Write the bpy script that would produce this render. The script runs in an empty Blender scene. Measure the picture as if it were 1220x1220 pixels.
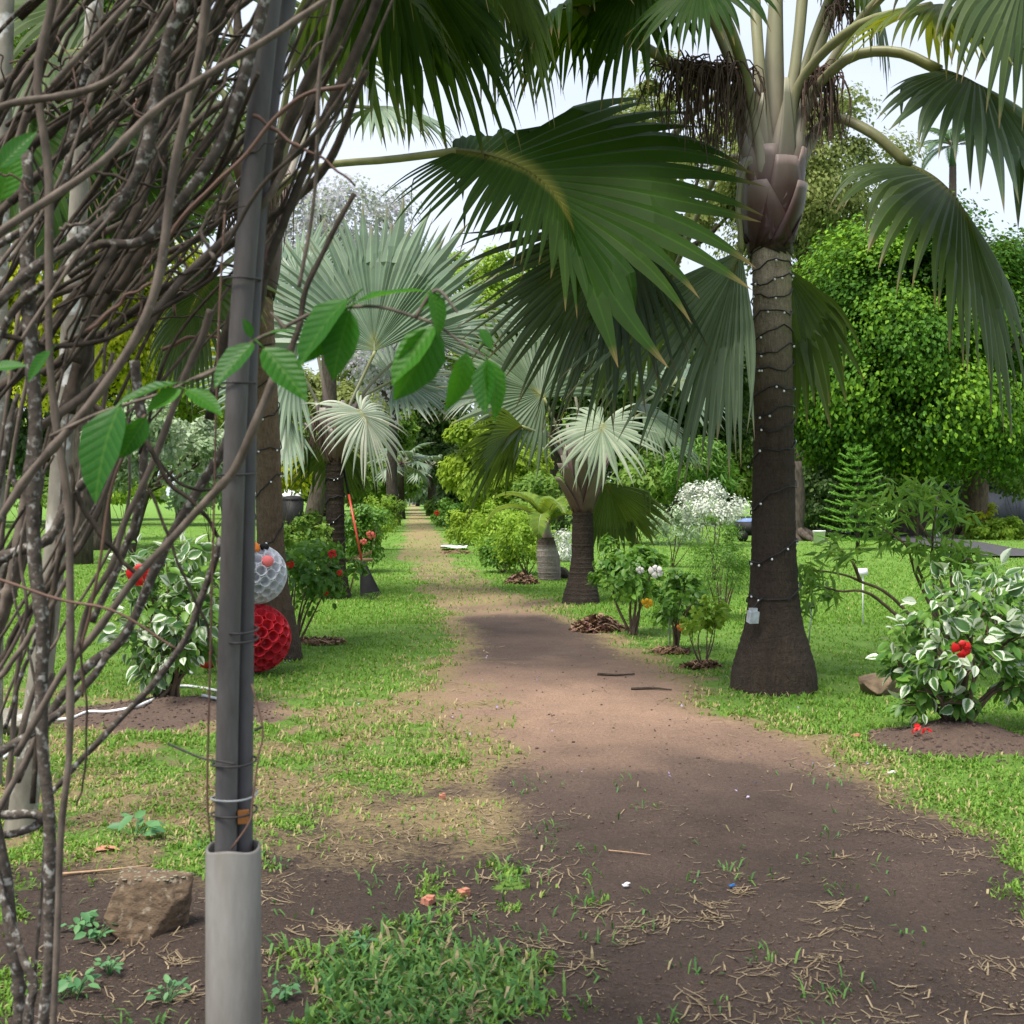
import bpy, math, random
import numpy as np
from mathutils import Vector

random.seed(7)
RNG = np.random.default_rng(11)
scene = bpy.context.scene
COL = scene.collection

# ------------------------------------------------------------------ camera, sky, sun, exposure
CAMZ, FPX, HOR, CX = 1.55, 1473.0, 588.0, 610.0
cam_d = bpy.data.cameras.new('camera')
cam = bpy.data.objects.new('camera', cam_d)
COL.objects.link(cam)
cam.location = (0, 0, CAMZ)
cam.rotation_euler = (math.radians(90), 0, 0)
cam_d.sensor_width = 36
cam_d.angle = 2 * math.atan(610 / FPX)
cam_d.shift_y = -(610 - HOR) / 1220
cam_d.clip_start = 0.05
cam_d.clip_end = 2000
cam_d.dof.use_dof = True
cam_d.dof.focus_distance = 11.0
cam_d.dof.aperture_fstop = 9.0
scene.camera = cam

SUN_EL, SUN_AZ = math.radians(63), math.radians(222)   # azimuth measured from +Y towards +X
world = bpy.data.worlds.new('World')
scene.world = world
world.use_nodes = True
wn, wl = world.node_tree.nodes, world.node_tree.links
bg = wn['Background']
sky = wn.new('ShaderNodeTexSky')
sky.sky_type = 'NISHITA'
sky.sun_disc = False
sky.sun_elevation = SUN_EL
sky.sun_rotation = SUN_AZ
tc = wn.new('ShaderNodeTexCoord')
mp = wn.new('ShaderNodeMapping')
mp.inputs['Scale'].default_value = (2.0, 2.0, 5.0)
nz = wn.new('ShaderNodeTexNoise')
nz.inputs['Scale'].default_value = 1.6
nz.inputs['Detail'].default_value = 5
rp = wn.new('ShaderNodeValToRGB')
rp.color_ramp.elements[0].position = 0.30
rp.color_ramp.elements[0].color = (0.80, 0.80, 0.80, 1)
rp.color_ramp.elements[1].position = 0.62
rp.color_ramp.elements[1].color = (1, 1, 1, 1)
mx = wn.new('ShaderNodeMixRGB')
mx.inputs[2].default_value = (5.2, 5.7, 6.6, 1)        # overcast cloud sheet
wl.new(tc.outputs['Generated'], mp.inputs[0])
wl.new(mp.outputs[0], nz.inputs['Vector'])
wl.new(nz.outputs['Fac'], rp.inputs[0])
wl.new(rp.outputs[0], mx.inputs[0])
wl.new(sky.outputs[0], mx.inputs[1])
wl.new(mx.outputs[0], bg.inputs['Color'])
bg.inputs['Strength'].default_value = 0.10

sun_d = bpy.data.lights.new('sun', 'SUN')
sun_d.energy = 4.0
sun_d.angle = math.radians(24)
sun_d.color = (1.0, 0.94, 0.84)
sun = bpy.data.objects.new('sun', sun_d)
COL.objects.link(sun)
sdir = Vector((math.sin(SUN_AZ) * math.cos(SUN_EL), math.cos(SUN_AZ) * math.cos(SUN_EL), math.sin(SUN_EL)))
sun.rotation_euler = sdir.to_track_quat('Z', 'Y').to_euler()
sun.location = (0, 0, 30)
vs = scene.view_settings
vs.view_transform = 'Standard'
vs.look = 'None'
vs.gamma = 1
vs.use_curve_mapping = False
vs.exposure = 0.88
scene.cycles.max_bounces = 8
scene.cycles.diffuse_bounces = 4
scene.cycles.transmission_bounces = 6
scene.cycles.transparent_max_bounces = 6

# ------------------------------------------------------------------ maths helpers
def P(px, py, Y):
    return np.array([(px - CX) / FPX * Y, Y, CAMZ - (py - HOR) / FPX * Y])

def _h(ix, iy, s):
    n = (ix.astype(np.int64) * 374761393 + iy.astype(np.int64) * 668265263 + s * 974711) & 0x7fffffff
    n = ((n ^ (n >> 13)) * 1274126177) & 0x7fffffff
    return ((n ^ (n >> 16)) & 0xffff) / 65535.0

def vnoise(x, y, s=0):
    x = np.asarray(x, float); y = np.asarray(y, float)
    ix, iy = np.floor(x), np.floor(y)
    fx, fy = x - ix, y - iy
    fx, fy = fx * fx * (3 - 2 * fx), fy * fy * (3 - 2 * fy)
    a, b = _h(ix, iy, s), _h(ix + 1, iy, s)
    c, d = _h(ix, iy + 1, s), _h(ix + 1, iy + 1, s)
    return (a * (1 - fx) + b * fx) * (1 - fy) + (c * (1 - fx) + d * fx) * fy

def fbm(x, y, s=0, o=4):
    t, a, n = 0, 0.5, 0
    for k in range(o):
        t = t + a * vnoise(x * 2 ** k, y * 2 ** k, s + k); n += a; a *= .5
    return t / n

def sst(a, b, x):
    t = np.clip((x - a) / (b - a), 0, 1)
    return t * t * (3 - 2 * t)

def G0(px, py):
    Y = CAMZ * FPX / (py - HOR)
    return (px - CX) / FPX * Y, Y

MOUNDS = [G0(1140, 888) + (0.55, 0.13), G0(205, 852) + (0.75, 0.09), G0(1060, 812) + (0.5, 0.03)]

def H(x, y):
    x = np.asarray(x, float); y = np.asarray(y, float)
    z = (fbm(x * .5, y * .5, 3, 3) - .5) * .06 + (fbm(x * 2.3, y * 2.3, 9, 3) - .5) * .035
    z = z + (np.abs(fbm(x * 4.5 + 7, y * 3.2, 15, 3) - .5) - .1) * .05 * sst(14, 8, y)
    for mx_, my_, r_, h_ in MOUNDS:
        d = np.hypot(x - mx_, (y - my_) * 1.15) / r_
        z = z + h_ * np.exp(-d * d * 2.2) * (0.8 + .5 * fbm(x * 6, y * 6, 21, 3))
    return z

def G(px, py, dz=0.0):
    x, y = G0(px, py)
    return np.array([x, y, float(H(x, y)) + dz])

def unit(v):
    v = np.asarray(v, float)
    return v / (np.linalg.norm(v, axis=-1, keepdims=True) + 1e-9)

def spline(pts, n):
    p = np.asarray(pts, float)
    if len(p) == 2:
        t = np.linspace(0, 1, n)[:, None]
        return p[0] * (1 - t) + p[1] * t
    p = np.vstack([2 * p[0] - p[1], p, 2 * p[-1] - p[-2]])
    m = len(p) - 3
    t = np.linspace(0, m - 1e-6, n)
    i = t.astype(int)
    f = (t - i)[:, None]
    a, b, c, d = p[i], p[i + 1], p[i + 2], p[i + 3]
    return .5 * (2 * b + (c - a) * f + (2 * a - 5 * b + 4 * c - d) * f ** 2 + (3 * b - a - 3 * c + d) * f ** 3)

# ------------------------------------------------------------------ mesh builder
ORG = {}

class MB:
    def __init__(s):
        s.v, s.q, s.t, s.r, s.u, s.n, s.e = [], [], [], [], [], 0, []

    def add(s, v, q=None, t=None, r=0.5, u=0.0, e=1.0):
        v = np.asarray(v, np.float32).reshape(-1, 3)
        if q is not None and len(q): s.q.append(np.asarray(q, np.int32).reshape(-1, 4) + s.n)
        if t is not None and len(t): s.t.append(np.asarray(t, np.int32).reshape(-1, 3) + s.n)
        s.v.append(v)
        s.r.append(np.broadcast_to(np.asarray(r, np.float32), (len(v),)))
        s.u.append(np.broadcast_to(np.asarray(u, np.float32), (len(v),)))
        s.e.append(np.broadcast_to(np.asarray(e, np.float32), (len(v),)))
        s.n += len(v)
        return s

    def tube(s, pts, rad, sides=6, flat=1.0, r=0.5, cap=True, up=None, twist=0.0):
        pts = np.asarray(pts, float); n = len(pts)
        rad = np.broadcast_to(np.asarray(rad, float), (n,)) if np.ndim(rad) < 1 or len(np.atleast_1d(rad)) != n else np.asarray(rad, float)
        fl = np.broadcast_to(np.asarray(flat, float), (n,))
        T = unit(np.gradient(pts, axis=0))
        u0 = np.array(up, float) if up is not None else (np.array([0, 0, 1.]) if abs(T[0][2]) < .9 else np.array([1., 0, 0]))
        A = np.zeros((n, 3)); cur = u0
        for i in range(n):
            cur = cur - T[i] * cur.dot(T[i]); cur = cur / (np.linalg.norm(cur) + 1e-9); A[i] = cur
        B = np.cross(T, A)
        an = np.linspace(0, 2 * math.pi, sides, endpoint=False)
        ring = pts[:, None] + (A[:, None] * np.cos(an)[None, :, None] * (rad * fl)[:, None, None] + B[:, None] * np.sin(an)[None, :, None] * rad[:, None, None])
        i = np.arange(n - 1)[:, None] * sides; j = np.arange(sides)[None]; k = (j + 1) % sides
        q = np.stack([i + j, i + k, i + sides + k, i + sides + j], -1).reshape(-1, 4)
        v = ring.reshape(-1, 3)
        u = np.repeat(np.linspace(0, 1, n), sides)
        t = None
        if cap:
            v = np.vstack([v, pts[:1], pts[-1:]]); u = np.append(u, [0, 1])
            c0, c1 = n * sides, n * sides + 1
            jj = np.arange(sides); kk = (jj + 1) % sides
            t = np.vstack([np.stack([np.full(sides, c0), kk, jj], -1), np.stack([np.full(sides, c1), (n - 1) * sides + jj, (n - 1) * sides + kk], -1)])
        return s.add(v, q, t, r, u)

    def box(s, c, d, rz=0.0, r=.5, rx=0.0):
        x, y, z = np.array(d) / 2
        v = np.array([[-x, -y, -z], [x, -y, -z], [x, y, -z], [-x, y, -z], [-x, -y, z], [x, -y, z], [x, y, z], [-x, y, z]])
        c1, s1 = math.cos(rx), math.sin(rx)
        v = np.stack([v[:, 0], v[:, 1] * c1 - v[:, 2] * s1, v[:, 1] * s1 + v[:, 2] * c1], -1)
        c1, s1 = math.cos(rz), math.sin(rz)
        v = np.stack([v[:, 0] * c1 - v[:, 1] * s1, v[:, 0] * s1 + v[:, 1] * c1, v[:, 2]], -1) + np.array(c)
        q = [[0, 3, 2, 1], [4, 5, 6, 7], [0, 1, 5, 4], [1, 2, 6, 5], [2, 3, 7, 6], [3, 0, 4, 7]]
        return s.add(v, q, None, r)

    def sphere(s, c, rad, seg=12, rings=8, r=.5):
        th = np.linspace(0, math.pi, rings + 1)[:, None]; ph = np.linspace(0, 2 * math.pi, seg, endpoint=False)[None]
        rad = np.broadcast_to(np.asarray(rad, float), (3,))
        v = np.stack([np.sin(th) * np.cos(ph) * rad[0], np.sin(th) * np.sin(ph) * rad[1], np.cos(th) * np.ones_like(ph) * rad[2]], -1).reshape(-1, 3) + np.array(c)
        i = np.arange(rings)[:, None] * seg; j = np.arange(seg)[None]; k = (j + 1) % seg
        q = np.stack([i + j, i + seg + j, i + seg + k, i + k], -1).reshape(-1, 4)
        return s.add(v, q, None, r)

    def build(s, name, mat, parent=None, smooth=True):
        v = np.vstack(s.v)
        o = ORG.get(parent.name, np.zeros(3)) if parent else np.zeros(3)
        me = bpy.data.meshes.new(name)
        q = np.vstack(s.q) if s.q else np.zeros((0, 4), np.int32)
        t = np.vstack(s.t) if s.t else np.zeros((0, 3), np.int32)
        me.vertices.add(len(v))
        me.vertices.foreach_set('co', (v - o).astype(np.float32).ravel())
        me.loops.add(q.size + t.size)
        me.loops.foreach_set('vertex_index', np.concatenate([q.ravel(), t.ravel()]).astype(np.int32))
        me.polygons.add(len(q) + len(t))
        ls = np.concatenate([np.arange(len(q)) * 4, q.size + np.arange(len(t)) * 3]).astype(np.int32)
        me.polygons.foreach_set('loop_start', ls)
        me.polygons.foreach_set('use_smooth', np.full(len(ls), smooth))
        a = me.attributes.new('rnd', 'FLOAT', 'POINT'); a.data.foreach_set('value', np.concatenate(s.r).astype(np.float32))
        a = me.attributes.new('v', 'FLOAT', 'POINT'); a.data.foreach_set('value', np.concatenate(s.u).astype(np.float32))
        a = me.attributes.new('e', 'FLOAT', 'POINT'); a.data.foreach_set('value', np.concatenate(s.e).astype(np.float32))
        me.update(calc_edges=True)
        me.materials.append(mat)
        return link(name, me, parent)

def link(name, data, parent=None):
    o = bpy.data.objects.new(name, data)
    COL.objects.link(o)
    if parent:
        o.parent = parent
        ORG[o.name] = ORG.get(parent.name, np.zeros(3))
    return o

def tag(o, label, cat, group=None, kind=None):
    if label: o['label'] = label
    if cat: o['category'] = cat
    if group: o['group'] = group
    if kind: o['kind'] = kind
    return o

def thing(name, label, cat, loc, group=None):
    o = bpy.data.objects.new(name, None)
    COL.objects.link(o)
    o.location = [float(c) for c in loc]
    o.empty_display_size = .2
    ORG[o.name] = np.array([float(c) for c in loc])
    return tag(o, label, cat, group)

# ------------------------------------------------------------------ materials
def newmat(name):
    m = bpy.data.materials.new(name)
    m.use_nodes = True
    n, l = m.node_tree.nodes, m.node_tree.links
    return m, n, l, n['Principled BSDF'], n['Material Output']

def ramp(n, stops):
    r = n.new('ShaderNodeValToRGB')
    e = r.color_ramp.elements
    while len(e) < len(stops): e.new(0.5)
    for k, (p, c) in enumerate(stops):
        e[k].position = p; e[k].color = tuple(c) + (1,)
    return r

def attr(n, name):
    a = n.new('ShaderNodeAttribute'); a.attribute_name = name
    return a.outputs['Fac']

def mixc(n, l, f, a, b, mode='MIX'):
    m = n.new('ShaderNodeMixRGB'); m.blend_type = mode
    for k, x in zip((0, 1, 2), (f, a, b)):
        if isinstance(x, (int, float)): m.inputs[k].default_value = x
        elif isinstance(x, tuple): m.inputs[k].default_value = x + (1,)
        else: l.new(x, m.inputs[k])
    return m.outputs[0]

def noise(n, l, scale, detail=4, sc3=None, rough=.55, world=False):
    t = n.new('ShaderNodeTexCoord'); x = n.new('ShaderNodeTexNoise')
    x.inputs['Scale'].default_value = scale; x.inputs['Detail'].default_value = detail; x.inputs['Roughness'].default_value = rough
    m = n.new('ShaderNodeMapping')
    if sc3: m.inputs['Scale'].default_value = sc3
    if world:
        g = n.new('ShaderNodeNewGeometry'); l.new(g.outputs['Position'], m.inputs[0])
    else:
        l.new(t.outputs['Object'], m.inputs[0])
    l.new(m.outputs[0], x.inputs['Vector'])
    return x.outputs['Fac']

def bump(n, l, b, h, strength=.5, dist=.02):
    x = n.new('ShaderNodeBump'); x.inputs['Strength'].default_value = strength; x.inputs['Distance'].default_value = dist
    l.new(h, x.inputs['Height']); l.new(x.outputs[0], b.inputs['Normal'])

def leafmat(name, stops, trans=.35, tcol=(.16, .26, .03), rough=.5, spec=.35, obj=False, variegated=0.0, palm=False, blotch=0.0, under=None):
    m, n, l, b, out = newmat(name)
    if obj:
        f = n.new('ShaderNodeObjectInfo').outputs['Random']
    else:
        f = attr(n, 'rnd')
    r = ramp(n, stops); l.new(f, r.inputs[0])
    c = r.outputs[0]
    v = attr(n, 'v')
    tc_ = tcol
    if under:
        ge = n.new('ShaderNodeNewGeometry')
        ru = ramp(n, [(0, under[0]), (1, under[1])]); l.new(f, ru.inputs[0])
        c = mixc(n, l, ge.outputs['Backfacing'], c, ru.outputs[0])
    if palm:
        rr = ramp(n, [(0, (.55, .55, .55)), (.08, (0, 0, 0)), (.86, (0, 0, 0)), (1, (.9, .9, .9))]); l.new(v, rr.inputs[0])
        r2 = ramp(n, [(0, (.30, .27, .06)), (.45, (.30, .27, .06)), (.55, (.22, .14, .07)), (1, (.22, .14, .07))]); l.new(v, r2.inputs[0])
        mm = n.new('ShaderNodeMath'); mm.operation = 'MULTIPLY'; mm.inputs[1].default_value = .75; l.new(rr.outputs[0], mm.inputs[0])
        c = mixc(n, l, mm.outputs[0], c, r2.outputs[0])
        nf = noise(n, l, 3.0, 4)
        c = mixc(n, l, .6, c, mixc(n, l, nf, (.35, .35, .35), (1.6, 1.6, 1.5)), 'MULTIPLY')
        re = ramp(n, [(0, (.55, .55, .55)), (.16, (0, 0, 0))]); l.new(attr(n, 'e'), re.inputs[0])
        c = mixc(n, l, re.outputs[0], c, mixc(n, l, 1.0, c, (2.3, 2.2, 1.5), 'MULTIPLY'))
    if variegated:
        nf = noise(n, l, 14.0, 3)
        ad = n.new('ShaderNodeMath'); ad.operation = 'MULTIPLY_ADD'; ad.inputs[1].default_value = 1.3; l.new(v, ad.inputs[0]); l.new(nf, ad.inputs[2])
        if obj:
            a2 = n.new('ShaderNodeMath'); a2.operation = 'MULTIPLY_ADD'; a2.inputs[1].default_value = 1.1; l.new(f, a2.inputs[0]); l.new(ad.outputs[0], a2.inputs[2]); ad = a2
        rr = ramp(n, [(0, (0, 0, 0)), (.48, (0, 0, 0)), (.58, (1, 1, 1)), (1, (1, 1, 1))])
        sc = n.new('ShaderNodeMath'); sc.operation = 'MULTIPLY'; sc.inputs[1].default_value = variegated; l.new(ad.outputs[0], sc.inputs[0]); l.new(sc.outputs[0], rr.inputs[0])
        c = mixc(n, l, rr.outputs[0], c, (.52, .58, .46))
    if blotch:
        tx = n.new('ShaderNodeTexCoord'); sx = n.new('ShaderNodeSeparateXYZ'); l.new(tx.outputs['Object'], sx.inputs[0])
        ab = n.new('ShaderNodeMath'); ab.operation = 'ABSOLUTE'; l.new(sx.outputs[0], ab.inputs[0])
        vv = n.new('ShaderNodeMath'); vv.operation = 'MULTIPLY_ADD'; vv.inputs[1].default_value = -.9; l.new(ab.outputs[0], vv.inputs[0]); l.new(sx.outputs[1], vv.inputs[2])
        pp_ = n.new('ShaderNodeMath'); pp_.operation = 'PINGPONG'; pp_.inputs[1].default_value = .055; l.new(vv.outputs[0], pp_.inputs[0])
        rv = ramp(n, [(0, (1, 1, 1)), (.012, (0, 0, 0))]); l.new(pp_.outputs[0], rv.inputs[0])
        rm = ramp(n, [(0, (1, 1, 1)), (.012, (1, 1, 1)), (.02, (0, 0, 0))]); l.new(ab.outputs[0], rm.inputs[0])
        mxv = n.new('ShaderNodeMath'); mxv.operation = 'MAXIMUM'; l.new(rv.outputs[0], mxv.inputs[0]); l.new(rm.outputs[0], mxv.inputs[1])
        fv = n.new('ShaderNodeMath'); fv.operation = 'MULTIPLY'; fv.inputs[1].default_value = .22; l.new(mxv.outputs[0], fv.inputs[0])
        c = mixc(n, l, fv.outputs[0], c, (.16, .30, .05))
        bump(n, l, b, pp_.outputs[0], .16, .10)
        nf = noise(n, l, blotch, 2)
        c = mixc(n, l, .6, c, mixc(n, l, nf, (.5, .55, .5), (1.5, 1.4, 1.3)), 'MULTIPLY')
    l.new(c, b.inputs['Base Color'])
    b.inputs['Roughness'].default_value = rough
    b.inputs['Specular IOR Level'].default_value = spec
    tr = n.new('ShaderNodeBsdfTranslucent')
    l.new(mixc(n, l, .5, c, tc_), tr.inputs['Color'])
    ms = n.new('ShaderNodeMixShader'); ms.inputs[0].default_value = trans
    l.new(b.outputs[0], ms.inputs[1]); l.new(tr.outputs[0], ms.inputs[2]); l.new(ms.outputs[0], out.inputs['Surface'])
    return m

def plain(name, col, rough=.6, spec=.4, nscale=8, var=.25, bmp=0.0, sc3=None, metal=0.0):
    m, n, l, b, out = newmat(name)
    f = noise(n, l, nscale, 5, sc3)
    lo = tuple(c * (1 - var) for c in col); hi = tuple(min(1, c * (1 + var)) for c in col)
    r = ramp(n, [(.3, lo), (.7, hi)]); l.new(f, r.inputs[0]); l.new(r.outputs[0], b.inputs['Base Color'])
    b.inputs['Roughness'].default_value = rough; b.inputs['Specular IOR Level'].default_value = spec; b.inputs['Metallic'].default_value = metal
    if bmp: bump(n, l, b, f, bmp, .02)
    return m

def barkmat(name, base, lichen=(.45, .45, .40), amount=.5, scale=30, bscale=14, sc3=(1, 1, .35), bmp=.6):
    m, n, l, b, out = newmat(name)
    f = noise(n, l, bscale, 6, sc3)
    r = ramp(n, [(.3, tuple(c * .5 for c in base)), (.7, tuple(c * 1.45 for c in base))]); l.new(f, r.inputs[0])
    f2 = noise(n, l, scale, 4)
    r2 = ramp(n, [(1 - amount - .06, (0, 0, 0)), (1 - amount + .06, (1, 1, 1))]); l.new(f2, r2.inputs[0])
    l.new(mixc(n, l, r2.outputs[0], r.outputs[0], lichen), b.inputs['Base Color'])
    b.inputs['Roughness'].default_value = .85; b.inputs['Specular IOR Level'].default_value = .2
    bump(n, l, b, f, bmp, .01)
    return m

M = {}
M['bark'] = barkmat('bark', (.070, .056, .045), (.25, .25, .22), amount=.28)
M['vine_lichen'] = barkmat('lichened_vine_bark', (.085, .070, .058), (.36, .35, .32), .40, 60, 40, (1, 1, 1))
M['vine'] = barkmat('smooth_vine_bark', (.130, .104, .084), (.27, .24, .20), .30, 45, 30, (1, 1, .5), .4)
M['twig'] = barkmat('dry_twig', (.056, .044, .033), (.16, .14, .11), .28, 40, 30, (1, 1, 1), .4)
M['rust'] = plain('reddish_tendril', (.125, .070, .050), .7)
M['pale_bark'] = barkmat('pale_bark', (.20, .185, .15), (.50, .50, .47), .40, 9, 8, (1, 1, .5))
M['stem_brown'] = barkmat('shrub_stem', (.12, .085, .06), amount=.25)
U_ = ((.050, .085, .022), (.085, .125, .035))
M['palm_green'] = leafmat('palm_leaf_green', [(0, (.026, .050, .012)), (1, (.058, .088, .027))], .26, (.20, .30, .02), .48, .22, palm=True, under=((.030, .058, .014), (.060, .095, .022)))
M['palm_grey'] = leafmat('palm_leaf_greygreen', [(0, (.052, .085, .042)), (1, (.12, .165, .105))], .20, (.20, .30, .03), .46, .25, palm=True, under=U_)
M['palm_blue'] = leafmat('palm_leaf_bluegrey', [(0, (.075, .120, .080)), (1, (.165, .225, .16))], .14, (.2, .3, .10), .42, .4, palm=True, under=((.12, .17, .11), (.20, .26, .17)))
M['palm_silver'] = leafmat('palm_leaf_silver', [(0, (.13, .175, .12)), (.7, (.29, .33, .26)), (.92, (.38, .385, .32)), (1, (.34, .23, .13))], .15, (.3, .35, .15), .45, .4, palm=True, under=((.10, .14, .07), (.16, .20, .10)))
M['palm_deep'] = leafmat('palm_leaf_deep_green', [(0, (.008, .028, .003)), (1, (.020, .046, .006))], .20, (.20, .36, .0), .55, .08, palm=True, under=((.010, .032, .003), (.024, .056, .006)))
M['palm_shade'] = leafmat('palm_leaf_dull_green', [(0, (.020, .036, .015)), (1, (.048, .068, .036))], .18, (.18, .26, .02), .46, .22, palm=True, under=((.026, .050, .014), (.050, .080, .020)))
M['palm_pale'] = leafmat('palm_leaf_pale_green', [(0, (.10, .15, .095)), (.7, (.21, .26, .185)), (1, (.29, .33, .25))], .15, (.25, .35, .12), .45, .3, palm=True, under=((.08, .12, .05), (.13, .18, .08)))
M['palm_yellow'] = leafmat('palm_leaf_yellowgreen', [(0, (.07, .11, .015)), (1, (.13, .17, .025))], .45, (.38, .40, .02), .45, .3, palm=True)
M['pinnate'] = leafmat('feather_leaflet', [(0, (.09, .17, .025)), (1, (.20, .28, .04))], .35, (.34, .44, .03), .45, .2)
M['royal'] = leafmat('royal_palm_leaflet', [(0, (.05, .11, .05)), (1, (.10, .18, .08))], .25, (.15, .28, .08), .4, .45)

def petmat(name, stops):
    m, n, l, b, out = newmat(name)
    r = ramp(n, stops); l.new(attr(n, 'v'), r.inputs[0])
    f = noise(n, l, 9, 5, (1, 1, .3))
    c = mixc(n, l, .55, r.outputs[0], mixc(n, l, f, (.35, .33, .33), (1.65, 1.6, 1.6)), 'MULTIPLY')
    l.new(c, b.inputs['Base Color']); b.inputs['Roughness'].default_value = .5; b.inputs['Specular IOR Level'].default_value = .4
    bump(n, l, b, f, .25, .01)
    return m
M['petiole'] = petmat('palm_petiole', [(0, (.08, .040, .036)), (.12, (.12, .07, .060)), (.24, (.30, .27, .23)), (.45, (.21, .21, .12)), (1, (.17, .18, .06))])
M['petiole_small'] = petmat('young_palm_petiole', [(0, (.12, .075, .065)), (.3, (.19, .14, .125)), (.6, (.24, .24, .17)), (1, (.2, .22, .08))])
M['old_base'] = petmat('old_leaf_base', [(0, (.085, .045, .040)), (.5, (.15, .105, .095)), (1, (.24, .20, .185))])
M['leaf_sheath'] = petmat('purple_leaf_sheath', [(0, (.038, .020, .019)), (.35, (.075, .038, .036)), (.6, (.11, .062, .058)), (1, (.24, .19, .175))])
M['upper_sheath'] = petmat('pale_leaf_sheath', [(0, (.10, .055, .050)), (.3, (.24, .20, .18)), (1, (.30, .30, .22))])
M['spear'] = petmat('pale_shaft', [(0, (.08, .04, .036)), (.3, (.22, .19, .16)), (1, (.20, .21, .11))])
M['dead_flower'] = plain('dry_flower_stalk', (.105, .070, .058), .85, .2, 30, .35)

def trunkmat(name, stops):
    m, n, l, b, out = newmat(name)
    r = ramp(n, stops); l.new(attr(n, 'v'), r.inputs[0])
    f = noise(n, l, 7, 6, (1, 1, .22), .7)
    f2 = noise(n, l, 5, 6, (1, 1, 2.2), .75)
    g = mixc(n, l, f, (.30, .29, .28), (1.7, 1.7, 1.7))
    g2 = mixc(n, l, f2, (.35, .34, .33), (1.6, 1.6, 1.6))
    c = mixc(n, l, .7, r.outputs[0], g, 'MULTIPLY')
    f3 = noise(n, l, 55, 4, (1, 1, .3), .7)
    c = mixc(n, l, .5, c, g2, 'MULTIPLY')
    c = mixc(n, l, .8, c, mixc(n, l, f3, (.2, .2, .2), (1.9, 1.9, 1.85)), 'MULTIPLY')
    l.new(c, b.inputs['Base Color']); b.inputs['Roughness'].default_value = .9; b.inputs['Specular IOR Level'].default_value = .15
    ad = n.new('ShaderNodeMath'); l.new(f3, ad.inputs[0]); l.new(f2, ad.inputs[1])
    bump(n, l, b, ad.outputs[0], 1.0, .03)
    return m
M['trunk_dark'] = trunkmat('palm_trunk_dark', [(0, (.050, .038, .031)), (.5, (.046, .035, .028)), (.62, (.075, .058, .046)), (.74, (.20, .16, .125)), (1, (.52, .43, .34))])
M['trunk_brown'] = trunkmat('palm_trunk_brown', [(0, (.055, .042, .034)), (.3, (.12, .085, .060)), (1, (.22, .16, .11))])
M['trunk_small'] = trunkmat('palm_trunk_small', [(0, (.042, .033, .028)), (1, (.040, .030, .024))])
M['trunk_grey'] = trunkmat('bottle_palm_trunk', [(0, (.17, .14, .13)), (.75, (.26, .23, .22)), (.85, (.10, .08, .07)), (1, (.09, .07, .06))])

# ------------------------------------------------------------------ ground
PYS = [0, 596, 620, 660, 690, 705, 720, 740, 770, 800, 850, 900, 930, 960, 1000, 1050, 1100, 1220, 3000]
LFT = [487, 487, 482, 476, 492, 486, 505, 530, 520, 508, 478, 560, 520, 380, 300, 200, 90, 20, -900]
RGT = [497, 497, 512, 540, 575, 615, 660, 700, 760, 815, 880, 1000, 1050, 1110, 1190, 1260, 1330, 1500, 4000]
DIR = [.8, .8, .75, .75, .85, .75, .85, 1, 1, 1, 1, 1, 1, 1, 1, 1, 1, 1, 1]      # how bare the track is
TON = [.8, .8, .7, .8, .30, .85, .6, .20, .22, .62, 1.0, .62, .36, .22, .10, .10, .10, .10, .10]

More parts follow.
